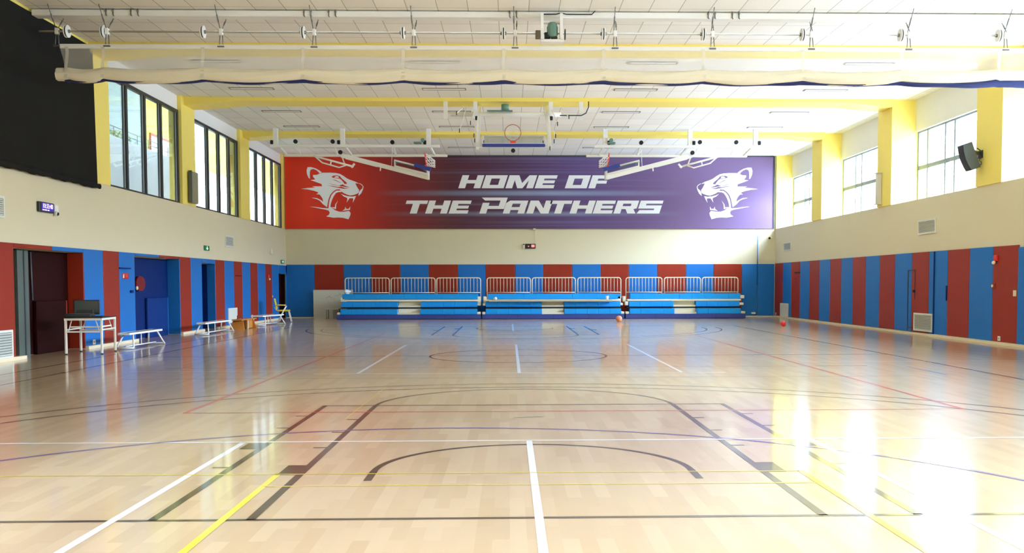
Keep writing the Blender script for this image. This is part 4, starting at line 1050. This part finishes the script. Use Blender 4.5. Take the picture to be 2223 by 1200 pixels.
m = MB(); m.box(-0.03, 0, -0.82, -0.78, 1.0, 1.4); m.build('door_handle', DBLUE, t)
# scoreboard and camera on the far wall
t = thing('score_display', 'small black display with lit red digits on far wall', 'scoreboard', (0.93, YF, 3.12))
m = MB(); m.rbox(-0.22, 0.24, -0.07, 0, -0.1, 0.11, 0.008, 1); m.build('display_case', DARK, t)
m = MB(); m.box(0.06, 0.19, -0.076, -0.07, -0.04, 0.07); m.build('lit_digits', DIGR, t)
m = MB(); m.disc((-0.07, -0.074, 0.0), (0, 1, 0), 0.025, 0.008, 14); m.build('lit_dot', DIGR, t)
m = MB(); m.rbox(-0.31, -0.235, -0.06, 0, -0.11, 0.11, 0.006, 1); m.build('side_unit', IVORY, t)
m = MB(); m.rbox(-0.3, -0.25, -0.065, -0.06, 0.06, 0.105, 0.002, 1); m.build('button', RUBBER, t)
m = MB((1.12, 43.3, 3.85)); m.rbox(1.06, 1.18, 43.22, YF, 3.83, 3.9, 0.01, 1); m.tube([(1.15, 43.34, 3.83), (1.16, 43.34, 3.24)], 0.008, 6); solo('junction_box', m, IVORY, 'tiny ivory junction box with cable above the score display', 'box')
t = thing('wall_camera', 'small dark eyed camera in the far right corner', 'camera', (11.5, YF, 3.5))
m = MB(); m.rbox(0.0, 0.12, -0.1, 0, -0.06, 0.02, 0.01, 1); m.build('camera_base', IVORY, t)
m = MB(); m.sphere((0.0, -0.12, -0.03), 0.05, 14, 10); m.build('lens', RUBBER, t)
m = MB((10.86, 43.3, 0.2)); m.rbox(10.72, 10.9, 43.2, 43.3, 0.12, 0.2, 0.01, 1); solo('floor_socket', m, WHMET, 'small white socket box low on the far blue pad at right', 'socket')
m = MB((10.9, 43.3, 2.6)); m.tube([(10.98, 43.27, 1.4), (10.98, 43.27, 3.55)], 0.02, 8); solo('conduit', m, PBLUE, 'thin vertical conduit on the far wall near right corner', 'conduit')

# ------------------------------------------------------------------ loudspeakers
t = thing('wall_speaker', 'dark grey loudspeaker tilted down from the right yellow column', 'speaker', (11.43, 24.35, 4.6))
M = Matrix.Rotation(math.radians(-20), 4, 'Y') @ Matrix.Scale(0.9, 4)
m = MB()
prof = [(0.16, 0.37), (-0.10, 0.37), (-0.14, 0.2), (-0.155, 0.0), (-0.14, -0.2), (-0.10, -0.37), (0.16, -0.37)]
A = [m.v((x, -0.17, z)) for x, z in prof]; B = [m.v((x, 0.17, z)) for x, z in prof]
m.face(A); m.face(list(reversed(B)))
for i in range(7): m.face([A[i], A[(i+1) % 7], B[(i+1) % 7], B[i]])
m.rot(M); m.build('cabinet', SPKG, t)
m = MB(); m.grid(lambda u, v: (-0.162 + 0.045*(2*v-1)**2 + 0.0, -0.15 + 0.3*u, 0.36*(2*v-1)), 2, 12); m.rot(M); m.build('grille', DARK, t)
m = MB(); m.box(0.3, 0.325, -0.12, 0.12, -0.03, 0.16); m.bar((0.3, 0, 0.08), (0.1, 0, 0.1), 0.14, 0.09); m.bar((0.31, 0.0, 0.16), (0.22, 0, 0.22), 0.02); m.build('bracket', DARK, t)
m = MB(); m.tube([(0.28, -0.05, -0.03)] + [(0.25 + 0.07*math.sin(k*PI/6), -0.06, -0.1 - 0.07*(1-math.cos(k*PI/6))*0.8) for k in range(7)], 0.008, 6); m.build('cable', RUBBER, t)
t = thing('column_speaker', 'tall pale column speaker on the right yellow column', 'speaker', (11.74, 30.95, 3.95), 0, 'column speakers')
m = MB(); m.grid(lambda u, v: (-0.02 - 0.13*math.sin(PI*v), -0.12 + 0.24*v*1.0 + 0.0, 0.03 + u*0.95), 6, 14); m.box(-0.03, 0.0, -0.12, 0.12, 0.0, 1.0); m.build('cabinet', COLSP, t)
m = MB(); m.box(-0.16, 0.0, -0.13, 0.13, 0.98, 1.0); m.box(-0.16, 0, -0.13, 0.13, 0.0, 0.03); m.build('end_cap', COLSP, t)
t = thing('column_speaker', 'tall olive grey column speaker on the left yellow column', 'speaker', (-9.70, 30.5, 3.95), 0, 'column speakers')
m = MB(); m.rbox(0.0, 0.13, -0.3, 0.26, 0.0, 0.95, 0.02, 2); m.build('cabinet', OLIVE, t)
m = MB(); m.box(0.02, 0.12, -0.32, -0.3, 0.0, 0.97); m.build('side_grille', SPKG, t)

# ------------------------------------------------------------------ table, computer and benches along the left wall
t = thing('folding_table', 'white framed folding table with black top by the left wall', 'table', (-9.02, 21.42, 0), 0.1)
FW = pm('white_tube_frame', (232, 228, 214), 0.4, vary=0.02)
hx, hy = 0.36, 0.47
m = MB(); m.rbox(-hx-0.03, hx+0.03, -hy-0.04, hy+0.04, 0.765, 0.785, 0.006, 1); m.build('tabletop', DARK, t)
m = MB(); m.box(-hx-0.02, hx+0.02, -hy-0.03, -hy+0.0, 0.72, 0.764); m.box(-hx-0.02, hx+0.02, hy, hy+0.03, 0.72, 0.764); m.box(-hx-0.02, -hx+0.01, -hy, hy, 0.72, 0.764); m.box(hx-0.01, hx+0.02, -hy, hy, 0.72, 0.764); m.build('apron', FW, t)
for sx in (-1, 1):
    for sy in (-1, 1):
        m = MB(); m.rbox(sx*hx-0.022, sx*hx+0.022, sy*hy-0.022, sy*hy+0.022, 0.02, 0.74, 0.006, 1); l = m.build('leg', FW, t)
        m = MB(); m.disc((sx*hx, sy*hy, 0.01), (0, 0, 1), 0.024, 0.02, 12); m.build('foot', RUBBER, l)
for sy in (-1, 1):
    m = MB(); m.bar((-hx, sy*hy, 0.48), (hx, sy*hy, 0.48), 0.03); m.build('cross_bar', FW, t)
m = MB(); m.bar((hx, -hy, 0.52), (hx, hy, 0.52), 0.025); m.bar((-hx, -hy, 0.52), (-hx, hy, 0.52), 0.025); m.bar((-0.28, -0.4, 0.58), (0.3, -0.4, 0.58), 0.03); m.bar((0.3, -0.4, 0.58), (0.3, 0.4, 0.58), 0.03); m.build('shelf_bar', FW, t)
m = MB()
for sx in (-1, 1):
    for sy in (-1, 1): m.bar((sx*0.24, sy*(hy-0.02), 0.73), (sx*0.31, sy*(hy-0.02), 0.49), 0.03, 0.012)
m.build('folding_brace', FW, t)
t = thing('computer_monitor', 'dark computer monitor standing on the folding table', 'monitor', (-9.15, 21.55, 0.785), 0.08)
m = MB(); m.rbox(-0.27, 0.27, -0.02, 0.02, 0.04, 0.36, 0.008, 1); m.build('bezel', DARK, t)
m = MB(); m.box(-0.245, 0.245, -0.023, -0.02, 0.08, 0.34); m.build('screen', SCREEN, t)
m = MB(); m.rbox(-0.12, 0.12, -0.06, 0.08, 0.0, 0.015, 0.005, 1); m.box(-0.03, 0.03, 0.02, 0.05, 0.015, 0.2); m.build('stand', DARK, t)
t = thing('control_console', 'black control console in front of the monitor on table', 'console', (-9.17, 21.15, 0.785), 0.1)
m = MB(); m.rbox(-0.22, 0.3, -0.16, 0.16, 0.0, 0.07, 0.01, 1); m.box(-0.05, 0.28, 0.06, 0.14, 0.07, 0.15); m.build('console_body', DARK, t)
m = MB()
for i in range(8):
    for j in range(3): m.box(-0.18+i*0.055, -0.145+i*0.055, -0.13+j*0.06, -0.095+j*0.06, 0.07, 0.078)
m.build('key_rows', SPKG, t)
t = thing('keyboard', 'thin black keyboard lying on the right side of table', 'keyboard', (-8.77, 21.25, 0.785), 0.15)
m = MB(); m.rbox(-0.13, 0.13, -0.22, 0.12, 0.0, 0.018, 0.004, 1); m.build('keyboard_base', DARK, t)
m = MB(); m.box(-0.11, 0.11, -0.2, 0.1, 0.018, 0.024); m.build('key_field', RUBBER, t)

def gym_bench(label, loc, L, rotz, top, hgt, slats=1, wid=0.24):
    t = thing('gym_bench', label, 'bench', loc, rotz, 'low gym benches along the left wall')
    n = slats; ww = wid/n
    for i in range(n):
        m = MB(); x0 = -wid/2 + i*ww; m.rbox(x0+0.01, x0+ww-0.01, -L/2, L/2, hgt-0.03, hgt, 0.008, 1); m.build('seat_slat' if n > 1 else 'seat_board', top, t)
    m = MB()
    for x in (-wid/2, wid/2): m.box(x-0.012, x+0.012, -L/2-0.01, L/2+0.01, hgt-0.04, hgt+0.004)
    for y in (-L/2, L/2): m.box(-wid/2, wid/2, y-0.012, y+0.012, hgt-0.04, hgt+0.002)
    m.build('seat_edge', WHMET, t)
    for sy in (-1, 1):
        for sx in (-1, 1):
            m = MB(); m.tube([(sx*wid*0.42, sy*(L/2-0.28), hgt-0.03), (sx*(wid*0.5+0.08), sy*(L/2-0.05), 0.015)], 0.02, 8); m.build('leg', WHMET, t)
        m = MB(); m.tube([(-wid*0.5-0.08, sy*(L/2-0.05), 0.03), (wid*0.5+0.08, sy*(L/2-0.05), 0.03)], 0.02, 8); m.build('foot_bar', WHMET, t)
    m = MB(); m.tube([(0, -L/2+0.1, 0.06), (0, L/2-0.1, 0.06)], 0.015, 8); m.build('stretcher', WHMET, t)
    m = MB(); m.tube([(0, 0, 0.06), (0, 0, hgt-0.03)], 0.014, 8); m.build('strut', WHMET, t)
    return t
gym_bench('grey gym bench with white edges, beside the folding table', (-8.74, 23.55, 0), 2.1, 0.0, STEEL, 0.37)
gym_bench('gym bench with red top before the narrow blue doorway', (-8.9, 29.95, 0), 2.5, -0.02, REDTOP, 0.36)
gym_bench('wide slatted grey gym bench in front of the yellow chair', (-8.72, 35.75, 0), 1.9, -0.16, GREYMET, 0.37, 2, 0.42)
# wooden stool box
t = thing('vaulting_stool', 'orange varnished wooden step box between two gym benches', 'stool', (-8.82, 32.85, 0), -0.03)
m = MB(); m.rbox(-0.2, 0.2, -0.85, 0.85, 0.3, 0.335, 0.01, 1); m.build('top_board', WOODO, t)
for sy in (-1, 1):
    m = MB(); A = [m.v(p) for p in ((-0.24, sy*0.72, 0), (0.24, sy*0.72, 0), (0.16, sy*0.6, 0.3), (-0.16, sy*0.6, 0.3))]; B = [m.v(p) for p in ((-0.24, sy*0.68, 0), (0.24, sy*0.68, 0), (0.16, sy*0.56, 0.3), (-0.16, sy*0.56, 0.3))]
    m.face(A); m.face(B)
    for i in range(4): m.face([A[i], A[(i+1) % 4], B[(i+1) % 4], B[i]])
    m.build('end_panel', WOODO, t)
m = MB(); m.box(-0.15, 0.13, 0.05, 0.6, 0.02, 0.3); m.build('box_section', WOODO, t)
m = MB(); m.box(0.13, 0.17, -0.05, 0.0, 0.0, 0.3); m.build('front_leg', CREAM, t)
m = MB(); m.tube([(-0.06, -0.45, 0.33), (-0.06, -0.45, 0.46)], 0.014, 8); m.tube([(0.02, -0.2, 0.33), (0.02, -0.2, 0.37)], 0.012, 8); m.build('fixing_bolt', DARK, t)
# yellow chair, facing into the hall
t = thing('armchair', 'yellow padded chair with white tube frame in far left corner', 'chair', (-8.8, 38.6, 0), -PI/2 + 0.15)
m = MB(); m.rbox(-0.24, 0.24, -0.24, 0.24, 0.42, 0.48, 0.025, 3); m.build('seat', CHAIRY, t)
m = MB(); m.rbox(-0.22, 0.22, -0.025, 0.025, -0.21, 0.21, 0.022, 3); m.rot(Matrix.Translation((0, -0.3, 0.72)) @ Matrix.Rotation(math.radians(12), 4, 'X')); m.build('backrest', CHAIRY, t)
for s in (-1, 1):
    m = MB(); m.tube([(s*0.26, -0.22, 0.015), (s*0.26, 0.1, 0.62), (s*0.26, 0.06, 0.66), (s*0.26, -0.3, 0.66)], 0.014, 8); m.build('arm_frame', WHMET, t)
    m = MB(); m.tube([(s*0.24, 0.2, 0.43), (s*0.26, 0.3, 0.015)], 0.014, 8); m.build('leg', WHMET, t)
    m = MB(); m.rbox(s*0.26-0.025, s*0.26+0.025, -0.25, 0.05, 0.66, 0.685, 0.01, 1); m.build('armrest', CHAIRY, t)
m = MB(); m.tube([(-0.2, -0.24, 0.44), (-0.2, -0.33, 0.6)], 0.013, 8); m.tube([(0.2, -0.24, 0.44), (0.2, -0.33, 0.6)], 0.013, 8); m.build('back_support', WHMET, t)

# ------------------------------------------------------------------ balls
t = thing('basketball', 'pale orange basketball on the floor before the bleachers', 'ball', (4.23, 37.77, 0.0))
M = Matrix.Translation((0, 0, 0.122)) @ Matrix.Rotation(0.6, 4, 'Y') @ Matrix.Rotation(0.5, 4, 'X')
m = MB(); m.sphere((0, 0, 0), 0.122, 32, 20); m.rot(M); m.build('ball_skin', BALLO, t)
m = MB(); ring(m, (0, 0, 0), (1, 0, 0), 0.1212, 0.0028); ring(m, (0, 0, 0), (0, 0.02, 1), 0.1212, 0.0028)
for s in (-1, 1): m.tube([Vector((s*(0.062 + 0.055*abs(math.cos(a))), 0.1*math.cos(a), 0.1*math.sin(a))).normalized()*0.1212 for a in [2*PI*k/40 for k in range(40)]], 0.0028, 6, closed=True)
m.rot(M); m.build('seams', DARK, t)
t = thing('red_ball', 'small bright red ball on the floor near the right wall', 'ball', (9.4, 33.46, 0.0))
m = MB(); m.sphere((0, 0, 0.095), 0.095, 28, 18); m.build('ball_skin', REDP, t)
m = MB(); m.disc((0.03, -0.09, 0.1), (0.3, -0.95, 0.05), 0.008, 0.01, 10); m.build('valve', DARK, t)

# ------------------------------------------------------------------ daylight
W = bpy.data.worlds.new('sky'); S.world = W; W.use_nodes = True
nt = W.node_tree; bg = nt.nodes['Background']
bg.inputs['Strength'].default_value = 172.0
# hazy bright sky: darker towards the horizon, where buildings and trees would stand
wt = nt.nodes.new('ShaderNodeTexCoord'); ws = nt.nodes.new('ShaderNodeSeparateXYZ'); wr = nt.nodes.new('ShaderNodeValToRGB')
nt.links.new(wt.outputs['Generated'], ws.inputs['Vector']); wm = nt.nodes.new('ShaderNodeMath'); wm.operation = 'MULTIPLY_ADD'; wm.inputs[1].default_value = 0.5; wm.inputs[2].default_value = 0.5
nt.links.new(ws.outputs['Z'], wm.inputs[0]); nt.links.new(wm.outputs[0], wr.inputs['Fac'])
SKY = (0.745, 0.89, 1.20)
for k, (p_, v_) in enumerate([(0.0, 0.28), (0.42, 0.24), (0.5, 0.1), (0.54, 0.095), (0.65, 0.55), (0.85, 1.0)]):
    e_ = wr.color_ramp.elements[k] if k < 2 else wr.color_ramp.elements.new(p_)
    e_.position = p_; e_.color = (SKY[0]*v_, SKY[1]*v_, SKY[2]*v_, 1)
nt.links.new(wr.outputs['Color'], bg.inputs['Color'])
def portal(name, loc, rot, sx, sy):
    L = bpy.data.lights.new(name, 'AREA'); L.shape = 'RECTANGLE'; L.size = sx; L.size_y = sy; L.cycles.is_portal = True
    o = bpy.data.objects.new(name, L); COL.objects.link(o); o.location = loc; o.rotation_euler = rot
for k in range(7):
    a, b = RCOL[k][1], RCOL[k+1][0]
    portal('daylight_window', (12.97, (a+b)/2, 5.0), (0, PI/2, 0), 2.3, b-a)
portal('daylight_court', (-11.1, 44, 11.42), (0, 0, 0), 0.4, 52)

# ------------------------------------------------------------------ camera
cam = bpy.data.cameras.new('camera'); co = bpy.data.objects.new('camera', cam); COL.objects.link(co); S.camera = co
F_PX, PX, PY, YAW, PIT, ROL, HC = 2133.49, 1161.51, 721.23, 0.0263, -0.0492, 0.0020, 1.4688
cy, sy, cp, sp, cr, sr = math.cos(YAW), math.sin(YAW), math.cos(PIT), math.sin(PIT), math.cos(ROL), math.sin(ROL)
fw = Vector((sy*cp, cy*cp, sp)); rt = Vector((cy, -sy, 0)); dn = fw.cross(rt)
r2 = rt*cr + dn*sr; d2 = dn*cr - rt*sr
co.matrix_world = Matrix(((r2.x, -d2.x, -fw.x, 0), (r2.y, -d2.y, -fw.y, 0), (r2.z, -d2.z, -fw.z, HC), (0, 0, 0, 1)))
cam.sensor_width = 36; cam.sensor_fit = 'HORIZONTAL'; cam.lens = F_PX*36/2223
cam.shift_x = (1111.5 - PX)/2223; cam.shift_y = (PY - 600)/2223
cam.clip_start = 0.05; cam.clip_end = 300

S.view_settings.view_transform = 'Standard'; S.view_settings.look = 'None'
S.view_settings.exposure = 0.0; S.view_settings.gamma = 1.0; S.view_settings.use_curve_mapping = False
S.cycles.use_denoising = True
S.cycles.max_bounces = 12; S.cycles.diffuse_bounces = 8; S.cycles.glossy_bounces = 4; S.cycles.transparent_max_bounces = 16
S.cycles.sample_clamp_indirect = 6
S.cycles.caustics_reflective = False
